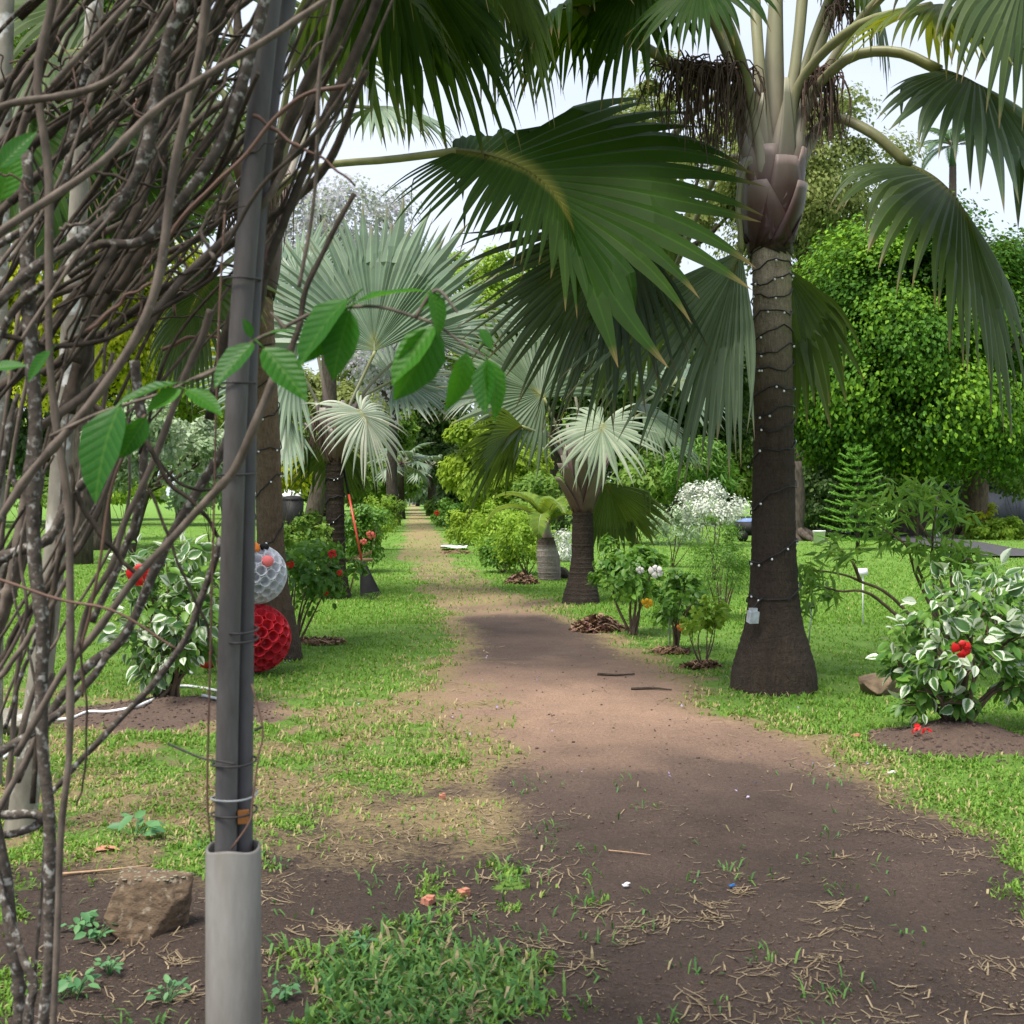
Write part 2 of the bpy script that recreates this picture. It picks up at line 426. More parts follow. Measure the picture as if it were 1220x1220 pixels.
def fields(X, Y):
    """green cover, straw cover and paleness of the soil at ground points"""
    X = np.asarray(X, float); Y = np.asarray(Y, float)
    Yc = np.maximum(Y, .9)
    py = HOR + CAMZ * FPX / Yc; px = CX + X / Yc * FPX
    n1 = fbm(X * .8, Y * .8, 31, 4) - .5; n2 = fbm(X * 3.1, Y * 3.1, 41, 4) - .5; n3 = fbm(X * 9, Y * 9, 51, 3) - .5
    s = FPX / Yc                                   # pixels per metre
    wob = (n1 * .9 + n2 * .5 + n3 * .2) * s
    L = np.interp(py, PYS, LFT); R = np.interp(py, PYS, RGT)
    ed = np.minimum(px - L, R - px) + wob          # inside the track > 0
    soft = .30 * s
    ins = sst(-soft, soft, ed)
    bare = ins * np.interp(py, PYS, DIR)
    g = 1 - bare
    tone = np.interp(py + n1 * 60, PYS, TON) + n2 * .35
    edge = np.exp(-(ed / (.34 * s)) ** 2)
    near = sst(660, 740, py)
    dry = edge * near * (.62 + n2 * .9) * sst(1060, 880, py)
    dry = np.maximum(dry, ins * np.clip((1 - np.interp(py, PYS, DIR)) * 4, 0, 1) * (.62 + n2))
    g = np.where(py < 700, np.maximum(g, ins * .40 * (1 + n2)), g)
    # worn lawn left of the track
    w = sst(790, 850, py) * sst(660, 560, px) * sst(1090, 1000, py + n1 * 120)
    g = g * (1 - w * np.clip(.50 + n2 * 2.2 + n1 + n3, 0, 1) * .85)
    dry = np.maximum(dry, w * np.clip(.45 + n2 * 1.4, 0, 1))
    # bare soil by the pole
    b = sst(955, 1075, py + n1 * 200 + n2 * 130) * sst(760, 420, px)
    g = g * (1 - b * np.clip(.86 + n2 * 1.6 + n3, 0, 1)); dry = dry * (1 - b * .45)
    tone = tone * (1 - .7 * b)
    # lush patch of broad-bladed grass
    gx, gy = G0(490, 1165)
    e = np.hypot((X - gx) / .40, (Y - gy) / .42)
    lush = sst(1.25, .45, e + n2 * 1.5 + n1 * .5)
    gx, gy = G0(640, 1060)
    e2 = np.hypot((X - gx) / .42, (Y - gy) / .38)
    thin = sst(1.1, .5, e2 + n2 * 1.6) * np.clip(n3 * 4 + .1, 0, 1)
    g = np.maximum(g, lush)
    g = np.maximum(g, thin * .8)
    # mulch mounds
    for (mx_, my_, r_, h_) in MOUNDS[:2]:
        d = np.hypot(X - mx_, (Y - my_) * 1.15) / r_
        k = sst(1.15, .75, d + n2 * .8)
        g = g * (1 - k); dry = dry * (1 - k); tone = tone * (1 - k) + .38 * k
    return np.clip(g, 0, 1), np.clip(dry, 0, 1), np.clip(tone, 0, 1), lush

def groundmat():
    m, n, l, b, out = newmat('garden_ground')
    a = n.new('ShaderNodeAttribute'); a.attribute_name = 'mask'
    sp = n.new('ShaderNodeSeparateColor'); l.new(a.outputs['Color'], sp.inputs[0])
    nf = noise(n, l, 28, 6, None, .7, True); nm = noise(n, l, 3.2, 5, None, .6, True); nb = noise(n, l, 160, 3, None, .6, True)
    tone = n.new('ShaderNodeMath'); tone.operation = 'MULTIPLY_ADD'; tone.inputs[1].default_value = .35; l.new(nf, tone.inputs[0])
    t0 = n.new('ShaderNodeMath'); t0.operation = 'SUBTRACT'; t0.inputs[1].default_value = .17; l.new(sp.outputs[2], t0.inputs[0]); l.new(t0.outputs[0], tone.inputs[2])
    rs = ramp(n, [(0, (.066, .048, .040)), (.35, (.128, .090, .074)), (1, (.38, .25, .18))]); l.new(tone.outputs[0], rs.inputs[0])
    ns = noise(n, l, 60, 5, None, .75, True)
    soil = mixc(n, l, .8, rs.outputs[0], mixc(n, l, nb, (.35, .35, .35), (1.65, 1.65, 1.65)), 'MULTIPLY')
    soil = mixc(n, l, .8, soil, mixc(n, l, ns, (.25, .25, .25), (1.8, 1.78, 1.74)), 'MULTIPLY')
    rg = ramp(n, [(.3, (.095, .195, .028)), (.7, (.17, .30, .052))]); l.new(nm, rg.inputs[0])
    gr = mixc(n, l, .5, rg.outputs[0], mixc(n, l, nf, (.45, .45, .45), (1.5, 1.5, 1.5)), 'MULTIPLY')
    ds = n.new('ShaderNodeMath'); ds.operation = 'MULTIPLY_ADD'; ds.inputs[1].default_value = 1.0; l.new(nf, ds.inputs[0]); l.new(sp.outputs[1], ds.inputs[2])
    rd = ramp(n, [(.62, (0, 0, 0)), (1.25, (1, 1, 1))]); l.new(ds.outputs[0], rd.inputs[0])
    strw = mixc(n, l, nb, (.17, .125, .06), (.40, .31, .17))
    c = mixc(n, l, rd.outputs[0], soil, strw)
    gs = n.new('ShaderNodeMath'); gs.operation = 'MULTIPLY_ADD'; gs.inputs[1].default_value = .7; l.new(nf, gs.inputs[0]); l.new(sp.outputs[0], gs.inputs[2])
    rgm = ramp(n, [(.72, (0, 0, 0)), (1.0, (1, 1, 1))]); l.new(gs.outputs[0], rgm.inputs[0])
    c = mixc(n, l, rgm.outputs[0], c, gr)
    l.new(c, b.inputs['Base Color'])
    b.inputs['Roughness'].default_value = .92; b.inputs['Specular IOR Level'].default_value = .18
    ad = n.new('ShaderNodeMath'); l.new(nf, ad.inputs[0]); l.new(ns, ad.inputs[1])
    bump(n, l, b, ad.outputs[0], .9, .035)
    return m
M['ground'] = groundmat()

def axis(core0, core1, step, far0, far1, grow=1.14):
    c = list(np.arange(core0, core1, step))
    a = []; s = step; x = core0
    while x > far0: s *= grow; x -= s; a.append(x)
    b_ = []; s = step; x = c[-1]
    while x < far1: s *= grow; x += s; b_.append(x)
    return np.array(a[::-1] + c + b_)

def sheet(name, xs, ys, dz=0.0, mat=None):
    XX, YY = np.meshgrid(xs, ys)
    ZZ = H(XX, YY) + dz
    nx, ny = len(xs), len(ys)
    i = np.arange(ny - 1)[:, None] * nx; j = np.arange(nx - 1)[None]
    q = np.stack([i + j, i + j + 1, i + nx + j + 1, i + nx + j], -1).reshape(-1, 4)
    mb = MB(); mb.add(np.stack([XX, YY, ZZ], -1).reshape(-1, 3), q)
    o = mb.build(name, mat)
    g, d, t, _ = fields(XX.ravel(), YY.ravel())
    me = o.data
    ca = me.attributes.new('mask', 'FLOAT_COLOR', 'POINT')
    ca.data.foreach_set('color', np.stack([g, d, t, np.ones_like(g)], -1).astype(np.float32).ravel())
    return o

xs = axis(-4.2, 4.8, .045, -420, 420, 1.10)
ys = axis(2.9, 13, .045, -30, 900, 1.03)
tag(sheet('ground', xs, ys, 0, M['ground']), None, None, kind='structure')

# ------------------------------------------------------------------ grass and straw
M['grass'] = leafmat('grass_blade', [(0, (.09, .205, .028)), (.55, (.17, .315, .052)), (.70, (.24, .35, .07)), (.72, (.36, .29, .13)), (1, (.45, .37, .20))], .35, (.28, .44, .04), .6, .12)
M['grass_broad'] = leafmat('broad_grass_blade', [(0, (.042, .120, .034)), (.6, (.095, .21, .050)), (.87, (.15, .26, .06)), (.89, (.24, .20, .11)), (1, (.34, .28, .16))], .25, (.2, .36, .06), .55, .2)
M['straw'] = leafmat('dry_straw', [(0, (.13, .095, .06)), (1, (.31, .245, .155))], .1, (.4, .3, .15), .8, .15)

def blades(px, py, hmean, wid, lean, rnd, seed, tri=False, gmul=None):
    rg = np.random.default_rng(seed)
    n = len(px)
    x, y = (px - CX) / FPX * (CAMZ * FPX / (py - HOR)), CAMZ * FPX / (py - HOR)
    z = H(x, y)
    a = rg.uniform(0, 2 * math.pi, n); h = hmean * rg.uniform(.55, 1.4, n); le = lean * rg.uniform(.4, 1.3, n)
    d = np.stack([np.cos(a), np.sin(a), np.zeros(n)], -1); s = np.stack([-np.sin(a), np.cos(a), np.zeros(n)], -1)
    w = (wid * rg.uniform(.7, 1.3, n))[:, None] / 2
    p0 = np.stack([x, y, z - .004], -1)
    up = np.array([0, 0, 1.])
    mid = p0 + d * (h * np.sin(le * .6) * .55)[:, None] + up * (h * np.cos(le * .6) * .55)[:, None]
    tip = mid + d * (h * np.sin(le * 1.4) * .5)[:, None] + up * (h * np.cos(le * 1.4) * .5)[:, None]
    tip[:, 2] = np.maximum(tip[:, 2], z + .003)
    mb = MB()
    if tri:
        v = np.stack([p0 - s * w, p0 + s * w, tip], 1)
        i = np.arange(n)[:, None] * 3
        mb.add(v, None, i + np.array([[0, 1, 2]]), np.repeat(rnd, 3), np.tile([0, 0, 1], n))
    else:
        v = np.stack([p0 - s * w * .8, p0 + s * w * .8, mid + s * w, mid - s * w, tip], 1)
        i = np.arange(n)[:, None] * 5
        mb.add(v, i + np.array([[0, 1, 2, 3]]), i + np.array([[3, 2, 4]]), np.repeat(rnd, 5), np.tile([0, 0, .5, .5, 1], n))
    return mb

def sample(n, py0, py1, px0, px1, seed, gam=1.0):
    rg = np.random.default_rng(seed)
    py = py0 + (py1 - py0) * rg.random(n) ** gam
    px = rg.uniform(px0, px1, n)
    Y = CAMZ * FPX / (py - HOR); X = (px - CX) / FPX * Y
    g, d, t, lu = fields(X, Y)
    return px, py, X, Y, g, d, lu, rg

# lawn, near and middle distance
px, py, X, Y, g, d, lu, rg = sample(560000, 672, 1260, -420, 1760, 1)
cl = fbm(X * 5, Y * 5, 61, 3)
k = (rg.random(len(px)) < np.clip(g * 1.25 - .08 + d * .40, 0, 1) * np.clip((cl - .25) * 2.6, .15, 1)) & (lu < .4)
rn = np.clip(rg.random(len(px)) * .68 + (rg.random(len(px)) < (.05 + d * .75)) * .5, 0, 1)
hh = np.where(Y < 7, .032, .042)
tag(blades(px[k], py[k], hh[k], .0055 + .0006 * Y[k], 1.0, rn[k], 2).build('lawn_grass', M['grass'], None, False), 'short lawn grass with dry blades beside the track', 'grass', kind='stuff')
px, py, X, Y, g, d, lu, rg = sample(165000, 612, 745, -220, 1440, 3, .8)
k = rg.random(len(px)) < np.clip(g * 1.2 - .15, 0, 1)
rn = np.clip(rg.random(len(px)) * .68 + (rg.random(len(px)) < (.03 + d * .4)) * .5, 0, 1)
tag(blades(px[k], py[k], .046, .010 + .0009 * Y[k], .9, rn[k], 4, True).build('far_lawn_grass', M['grass'], None, False), 'bright mown lawn stretching back between the palms', 'grass', kind='stuff')
# broad-bladed lush patch
px, py, X, Y, g, d, lu, rg = sample(11500, 1000, 1330, 250, 800, 5)
k = rg.random(len(px)) < lu * .50 + (g > .3) * .22
tag(blades(px[k], py[k], .068, .0120, 1.2, rg.random(k.sum()), 6).build('broad_grass', M['grass_broad'], None, False), 'lush green patch of broad-bladed grass on the dark soil', 'grass', kind='stuff')
# sprigs scattered on the bare soil
sp_px, sp_py = [], []
rg = np.random.default_rng(8)
for k in range(90):
    cx_, cy_ = rg.uniform(60, 1240), rg.uniform(900, 1240)
    m_ = rg.integers(3, 16)
    sp_px += list(cx_ + rg.normal(0, 13, m_)); sp_py += list(cy_ + rg.normal(0, 6, m_))
sp_px, sp_py = np.array(sp_px), np.array(sp_py)
tag(blades(sp_px, sp_py, .05, .0075, 1.15, rg.random(len(sp_px)), 9).build('grass_sprigs', M['grass_broad'], None, False), 'small grass sprigs scattered on the bare soil', 'grass', kind='stuff')

def straw(n, seed, py0, py1, px0, px1, dens):
    rg = np.random.default_rng(seed)
    py = rg.uniform(py0, py1, n); px = rg.uniform(px0, px1, n)
    Y = CAMZ * FPX / (py - HOR); X = (px - CX) / FPX * Y
    g, d, t, lu = fields(X, Y)
    k = rg.random(n) < dens(g, d, fbm(X * 2.2, Y * 2.2, 71, 3))
    X, Y = X[k], Y[k]; n = len(X)
    a = rg.uniform(0, 2 * math.pi, n); L = rg.uniform(.02, .085, n) * np.clip(Y / 6, .8, 1.6); w = rg.uniform(.0010, .0026, n) * np.clip(Y / 5, .8, 2.5)
    cv = rg.normal(0, .5, n)
    pts = []
    for f, da in ((-.5, -1), (0, 0), (.5, 1)):
        aa = a + cv * f
        cx_, cy_ = X + np.cos(aa) * L * f, Y + np.sin(aa) * L * f
        zz = H(cx_, cy_) + .003 + .012 * rg.random(n) * (f != 0)
        o = np.stack([-np.sin(aa) * w, np.cos(aa) * w, np.zeros(n)], -1)
        c = np.stack([cx_, cy_, zz], -1)
        pts += [c - o, c + o]
    v = np.stack(pts, 1)
    i = np.arange(n)[:, None] * 6
    mb = MB()
    q = np.concatenate([i + np.array([[0, 2, 3, 1]]), i + np.array([[2, 4, 5, 3]])], 0)
    mb.add(v, q, None, np.repeat(rg.random(n), 6))
    return mb
def tufts(seed, nclu):
    rg = np.random.default_rng(seed); mb = MB()
    for k in range(nclu):
        px_, py_ = rg.uniform(60, 1240), 900 + 330 * rg.random()
        x, y = G0(px_, py_); m_ = rg.integers(6, 26); sp_ = rg.uniform(.02, .09)
        n_ = m_; X = x + rg.normal(0, sp_, n_); Y = y + rg.normal(0, sp_, n_)
        a = rg.uniform(0, 6.28) + rg.normal(0, .9, n_); L = rg.uniform(.03, .11, n_); w = rg.uniform(.0012, .0030, n_); cv = rg.normal(0, .8, n_); pts = []
        for f, da in ((-.5, -1), (0, 0), (.5, 1)):
            aa = a + cv * f; cx_, cy_ = X + np.cos(aa) * L * f, Y + np.sin(aa) * L * f
            zz = H(cx_, cy_) + .004 + .02 * rg.random(n_) * (f > 0)
            o = np.stack([-np.sin(aa) * w, np.cos(aa) * w, np.zeros(n_)], -1); c = np.stack([cx_, cy_, zz], -1); pts += [c - o, c + o]
        i = np.arange(n_)[:, None] * 6
        mb.add(np.stack(pts, 1), np.concatenate([i + np.array([[0, 2, 3, 1]]), i + np.array([[2, 4, 5, 3]])], 0), None, np.repeat(rg.random(n_), 6))
    return mb
tag(tufts(19, 105).build('straw_tufts', M['straw'], None, False), 'little tufts of dry straw scattered over the dark soil', 'straw', kind='stuff')
tag(straw(30000, 12, 690, 1240, 60, 1260, lambda g, d, f: np.clip(d * .8 + (f > .60) * .09 + .004, 0, 1)).build('straw_litter', M['straw'], None, False), 'dry straw and clippings lying on the soil', 'straw', kind='stuff')

# pebbles and clods
M['clod'] = plain('soil_clod', (.085, .062, .052), .95, .1, 40, .4)
mb = MB(); rg = np.random.default_rng(14)
for k in range(1800):
    px_, py_ = rg.uniform(60, 1240), 780 + 450 * rg.random()
    x, y = G0(px_, py_); g, d, t, lu = fields([x], [y])
    if g[0] > .6: continue
    r_ = rg.uniform(.003, .010) * (1.5 if rg.random() < .1 else 1)
    mb.sphere((x, y, float(H(x, y)) + r_ * .3), (r_, r_ * rg.uniform(.6, 1), r_ * .6), 5, 3, rg.random())
for mx_, my_, r_, h_ in MOUNDS[:2]:
    for k in range(420):
        a = rg.uniform(0, 6.28); q_ = r_ * 1.05 * math.sqrt(rg.random())
        x, y = mx_ + math.cos(a) * q_, my_ + math.sin(a) * q_
        s_ = rg.uniform(.004, .014)
        mb.sphere((x, y, float(H(x, y)) + s_ * .2), (s_, s_ * rg.uniform(.6, 1.2), s_ * .7), 5, 3, rg.random())
tag(mb.build('soil_clods', M['clod'], None, False), 'crumbs of dark soil on the track and mounds', 'soil', kind='stuff')

# ------------------------------------------------------------------ leaf clouds
def rand_unit(n, rg):
    v = rg.normal(size=(n, 3)); return unit(v)

TEMPL = {
    'tri2': (np.array([[0, 0, 0], [-.30, .45, .10], [0, 1, -.05], [.30, .45, .10]]), None, np.array([[0, 2, 1], [0, 3, 2]])),
    'oval': (np.array([[0, 0, 0], [-.24, .28, .07], [-.23, .66, .04], [0, 1, -.10], [.23, .66, .04], [.24, .28, .07], [0, .45, 0]]), np.array([[0, 6, 2, 1], [0, 5, 4, 6]]), np.array([[6, 3, 2], [6, 4, 3]])),
    'lance': (np.array([[0, 0, 0], [-.11, .35, .03], [0, 1, -.2], [.11, .35, .03]]), None, np.array([[0, 2, 1], [0, 3, 2]])),
}

def cloud(mb, pts, nrm, size, rg, templ='tri2', tipdir=None, rnd=None):
    V, Q, T = TEMPL[templ]
    n = len(pts)
    nrm = unit(nrm)
    t = rand_unit(n, rg) if tipdir is None else unit(tipdir + .35 * rg.normal(size=(n, 3)))
    t = unit(t - nrm * (t * nrm).sum(-1, keepdims=True))
    s = np.cross(t, nrm)
    sz = np.broadcast_to(np.asarray(size, float), (n,)) * rg.uniform(.7, 1.25, n)
    v = pts[:, None] + sz[:, None, None] * (V[None, :, 0, None] * s[:, None] + (V[None, :, 1, None] - .3) * t[:, None] + V[None, :, 2, None] * nrm[:, None])
    k = len(V); i = np.arange(n)[:, None, None] * k
    r = rg.random(n) if rnd is None else rnd
    mb.add(v, None if Q is None else (i + Q[None]).reshape(-1, 4), (i + T[None]).reshape(-1, 3), np.repeat(r, k), np.tile(np.abs(V[:, 0]) * 4, n))

def clumps(center, rad, ncl, cr, n, rg, zmin=-.6, cr_var=.5, shell=(.55, .95), flat=1.0, inner=.15, upb=.35):
    """leaf points and normals on lumps spread through an ellipsoid"""
    center, rad = np.array(center, float), np.array(rad, float)
    d = rand_unit(ncl * 3, rg); d = d[d[:, 2] > zmin][:ncl]; ncl = len(d)
    cc = center + d * rad * rg.uniform(shell[0], shell[1], (ncl, 1))
    cs = cr * rg.uniform(1 - cr_var, 1 + cr_var, ncl)
    k = rg.integers(0, ncl, n)
    o = rand_unit(n, rg); o = unit(o + .45 * d[k] + np.array([0, 0, upb]))
    rr = 1.12 * rg.random(n) ** .5 + np.abs(rg.normal(0, .16, n))
    p = cc[k] + o * (cs[k] * rr)[:, None] * np.array([1, 1, flat])
    m = int(n * inner)
    if m:
        p[:m] = center + rand_unit(m, rg) * rad * .75 * rg.random((m, 1)) ** .4
    nr = o + .5 * d[k] + np.array([0, 0, .45]) + .75 * rg.normal(size=(n, 3))
    crand = rg.random(ncl)[k]
    return p, nr, crand, cc, cs

def tree(name, label, cat, cpx, cpy, hw, hh, Y, mat, nleaf, leafpx, ncl=40, crf=.30, trunk_r=None, seed=0, group=None, zmin=-.6, templ='tri2', bark='bark', base_px=None, flat=.85, shell=(.55, .95), inner=.15, ryf=1.0, nlimb=7, upb=.35):
    rg = np.random.default_rng(seed)
    c = P(cpx, cpy, Y); rx, rz = hw / FPX * Y, hh / FPX * Y
    bx = P(base_px if base_px is not None else cpx, HOR, Y)[0]
    root = thing(name, label, cat, (bx, Y, float(H(bx, Y)) - .05), group)
    mb = MB()
    p, nr, cr_, cc, cs = clumps(c, (rx, rx * ryf, rz), ncl, crf * min(rx, rz), nleaf, rg, zmin, flat=flat, shell=shell, inner=inner, upb=upb)
    p[:, 2] = np.maximum(p[:, 2], .1)
    cloud(mb, p, nr, leafpx / FPX * Y, rg, templ, tipdir=unit(p - c) + np.array([0, 0, -.7]), rnd=np.clip(cr_ * .55 + rg.random(nleaf) * .45, 0, 1))
    tag(mb.build('crown', mat, root), None, None, kind='stuff')
    tr = trunk_r or max(.08, rx * .07)
    b = MB()
    b0 = np.array([bx, Y, -.1])
    fork = np.array([bx * .4 + c[0] * .6, Y, max(.6, c[2] - rz * .55)])
    pts = spline([b0, (b0 * .55 + fork * .45) + np.array([rg.normal() * tr, 0, 0]), fork], 10)
    b.tube(pts, np.linspace(tr * 1.35, tr * .8, 10), 10)
    for k in range(min(nlimb, len(cc))):
        e = cc[k]
        m_ = fork * .5 + e * .5 + np.array([0, 0, -.1 * rz])
        b.tube(spline([fork - np.array([0, 0, tr]), m_, e], 8), np.linspace(tr * .6, tr * .12, 8), 6)
    b.build('trunk', M[bark], root)
    return root

M['chaff'] = leafmat('brown_chaff', [(0, (.05, .035, .025)), (.6, (.14, .10, .065)), (1, (.30, .24, .15))], .05, (.3, .2, .1), .85, .1)
def chaff(n, seed):
    rg = np.random.default_rng(seed)
    py = 800 + 440 * rg.random(n); px = rg.uniform(60, 1260, n)
    Y = CAMZ * FPX / (py - HOR); X = (px - CX) / FPX * Y
    k = rg.random(n) < .25 + .75 * (fbm(X * 3, Y * 3, 81, 3) > .5)
    X, Y = X[k], Y[k]; n = len(X)
    p = np.stack([X, Y, H(X, Y) + .004], -1)
    mb = MB(); cloud(mb, p, rand_unit(n, rg) * .35 + np.array([0, 0, 1]), .014, rg, 'lance'); return mb
tag(chaff(15000, 23).build('chaff', M['chaff'], None, False), 'fine brown chaff and leaf crumbs on the soil', 'litter', kind='stuff')

def leafset(key, a, b_, tr=.3, tcol=(.2, .32, .04), rough=.5, spec=.3, mid=None):
    st = [(0, a), (1, b_)] if mid is None else [(0, a), (.55, mid), (1, b_)]
    M[key] = leafmat(key, st, tr, tcol, rough, spec)
leafset('leaf_dome', (.016, .055, .006), (.19, .35, .020), .20, (.22, .40, .02), .55, .12, (.055, .145, .012))
leafset('leaf_olive', (.12, .16, .045), (.28, .32, .10), .4, (.36, .42, .1), .55, .15)
leafset('leaf_yellow', (.22, .32, .02), (.60, .60, .03), .45, (.6, .62, .03), .55, .15)
leafset('leaf_mid', (.06, .14, .022), (.18, .29, .045), .35, (.26, .4, .04), .55, .2)
leafset('leaf_light', (.13, .26, .025), (.32, .46, .05), .4, (.4, .56, .05), .5, .2)
leafset('leaf_dark', (.028, .065, .018), (.085, .14, .035), .25, (.13, .24, .04), .5, .2)
leafset('leaf_grey', (.13, .19, .11), (.27, .35, .23), .3, (.25, .35, .15), .55, .15)
leafset('leaf_pale', (.14, .24, .09), (.50, .58, .42), .35, (.4, .5, .25), .55, .15)
leafset('leaf_shrub', (.045, .13, .020), (.14, .28, .035), .33, (.24, .44, .04), .42, .3)
leafset('leaf_jacaranda', (.22, .28, .14), (.60, .55, .72), .4, (.5, .5, .5), .6, .1)
leafset('white_bloom', (.45, .50, .40), (.72, .74, .68), .25, (.5, .5, .45))
leafset('leaf_feather', (.12, .22, .025), (.34, .46, .05), .42, (.45, .6, .05), .55, .15)

# far trees closing the view
BACK = 'trees closing the far side of the garden'
tree('spreading_tree', 'large dense dark green tree with a domed crown behind the right palm', 'tree', 1088, 452, 150, 158, 45, M['leaf_dome'], 175000, 6.2, 95, .26, .5, 101, zmin=-.8, base_px=1075, inner=.22, shell=(.66, 1.0), flat=.90, upb=.60)
tree('olive_tree', 'tall olive green tree showing between the right palm and the sky', 'tree', 965, 235, 108, 128, 66, M['leaf_olive'], 36000, 6, 60, .22, .5, 102, base_px=950, inner=.1)
tree('tall_tree', 'thin pale green tree behind the brown flower stalks of the right palm', 'tree', 800, 215, 95, 150, 70, M['leaf_olive'], 16000, 6.5, 34, .2, .4, 103, base_px=800, inner=.05)
tree('weeping_tree', 'grey green weeping tree beyond the dome tree at the right edge', 'tree', 1150, 365, 70, 70, 82, M['leaf_grey'], 16000, 6.5, 26, .3, .5, 104, base_px=1150)
tree('roadside_tree', 'small mid green tree by the grey wall at the right edge', 'tree', 1212, 480, 60, 120, 60, M['leaf_mid'], 22000, 7, 26, .3, .3, 105)
tree('yellow_tree', 'bright yellow green tree seen through the vine tangle on the left', 'tree', 115, 395, 130, 125, 34, M['leaf_yellow'], 42000, 8, 46, .27, .25, 106, base_px=120)
tree('jacaranda_tree', 'sparse lilac flowering tree above the blue grey palm leaves', 'tree', 395, 290, 110, 75, 52, M['leaf_jacaranda'], 9000, 6, 60, .32, .3, 107, base_px=370, inner=.05)
tree('lilac_tree', 'lilac flowering tree low behind the left palm trunk', 'tree', 470, 445, 62, 70, 60, M['leaf_jacaranda'], 6500, 6, 40, .34, .25, 108)
tree('thin_leaved_tree', 'light green thin leaved tree in the gap above the track', 'tree', 575, 390, 70, 95, 62, M['leaf_light'], 15000, 6, 32, .24, .3, 109)
tree('round_tree', 'mid green tree behind the upper right of the young palm', 'tree', 660, 420, 85, 110, 64, M['leaf_mid'], 26000, 7, 36, .28, .4, 110)
tree('shade_tree', 'dark green tree at the back of the lawn behind the hanging grey palm leaf', 'tree', 805, 480, 125, 105, 62, M['leaf_dark'], 52000, 8, 48, .28, .45, 111, zmin=-.9)
tree('feathery_tree', 'feathery yellow green tree right of the end of the track', 'tree', 590, 545, 58, 72, 46, M['leaf_feather'], 22000, 7, 34, .26, .16, 112, base_px=585, zmin=-.9)
tree('dark_conifer', 'dark bushy tree at the right side of the far track', 'tree', 548, 572, 34, 55, 60, M['leaf_dark'], 14000, 6.5, 24, .3, .14, 113, zmin=-.95)
for k, (cx_, cy_, hw_, hh_, Y_, mt, lab) in enumerate([
        (455, 535, 48, 62, 95, 'leaf_mid', 'mid green tree left of the far end of the track'),
        (520, 500, 40, 95, 120, 'leaf_dark', 'dark tree straight above the far end of the track'),
        (497, 562, 26, 34, 150, 'leaf_grey', 'small grey green tree at the very end of the track'),
        (385, 520, 70, 70, 85, 'leaf_olive', 'olive tree behind the palm with the white fan leaf'),
        (300, 520, 70, 75, 75, 'leaf_mid', 'mid green tree behind the grey pole'),
        (215, 500, 75, 75, 60, 'leaf_light', 'light green tree behind the lawn on the left'),
        (40, 500, 95, 90, 60, 'leaf_dark', 'dark tree at the left edge behind the vines'),
        (-60, 380, 90, 190, 55, 'leaf_mid', 'tall green tree just left of the view'),
        (710, 520, 60, 70, 75, 'leaf_light', 'light green tree behind the purple leaf bases of the young palm'),
        (905, 525, 60, 95, 75, 'leaf_mid', 'green tree just left of the big palm trunk at the lawn edge'),
        (960, 450, 60, 150, 90, 'leaf_olive', 'tall olive tree directly behind the big palm trunk'),
        (1290, 430, 90, 170, 60, 'leaf_dark', 'dark tree just right of the view'),
        (430, 420, 60, 120, 110, 'leaf_olive', 'pale olive tree far behind the blue grey palm'),
        (110, 545, 80, 48, 72, 'leaf_mid', 'low green tree at the back of the left lawn'), (-20, 540, 70, 55, 66, 'leaf_light', 'light green tree low at the left edge'),
        (270, 552, 60, 42, 90, 'leaf_light', 'light green tree low behind the two grey poles'), (350, 550, 50, 45, 70, 'leaf_mid', 'green tree low behind the small tan hut'),
        (430, 565, 40, 34, 110, 'leaf_mid', 'low green tree beside the far left hedge'), (620, 560, 60, 40, 80, 'leaf_mid', 'low green tree behind the bottle palm'),
        (860, 555, 70, 45, 80, 'leaf_light', 'light green tree low behind the white topped shrub'), (1040, 560, 80, 45, 66, 'leaf_dark', 'dark low tree behind the young pine'),
        (1140, 555, 70, 50, 64, 'leaf_dark', 'dark low tree behind the road'), (1230, 540, 60, 60, 70, 'leaf_mid', 'green low tree at the far right edge'),
        (505, 575, 30, 22, 175, 'leaf_mid', 'tiny green tree closing the end of the track')]):
    tree('background_tree', lab, 'tree', cx_, cy_, hw_, hh_, Y_, M[mt], 13000, 7.5, 26, .32, None, 200 + k, BACK, zmin=-.95, inner=.25)

tree('tall_tree', 'tall dark leafy tree high behind the vine tangle at upper left', 'tree', 110, 150, 190, 190, 27, M['leaf_mid'], 42000, 9, 60, .24, .22, 120, base_px=95, inner=.2)
# tall tree on the left lawn with a forked bare trunk and mottled leaves
t = tree('snow_bush_tree', 'white mottled small tree with a crooked reddish trunk on the left lawn', 'tree', 195, 545, 92, 62, 23, M['leaf_pale'], 12000, 8, 34, .25, .09, 150, base_px=150, inner=.05)

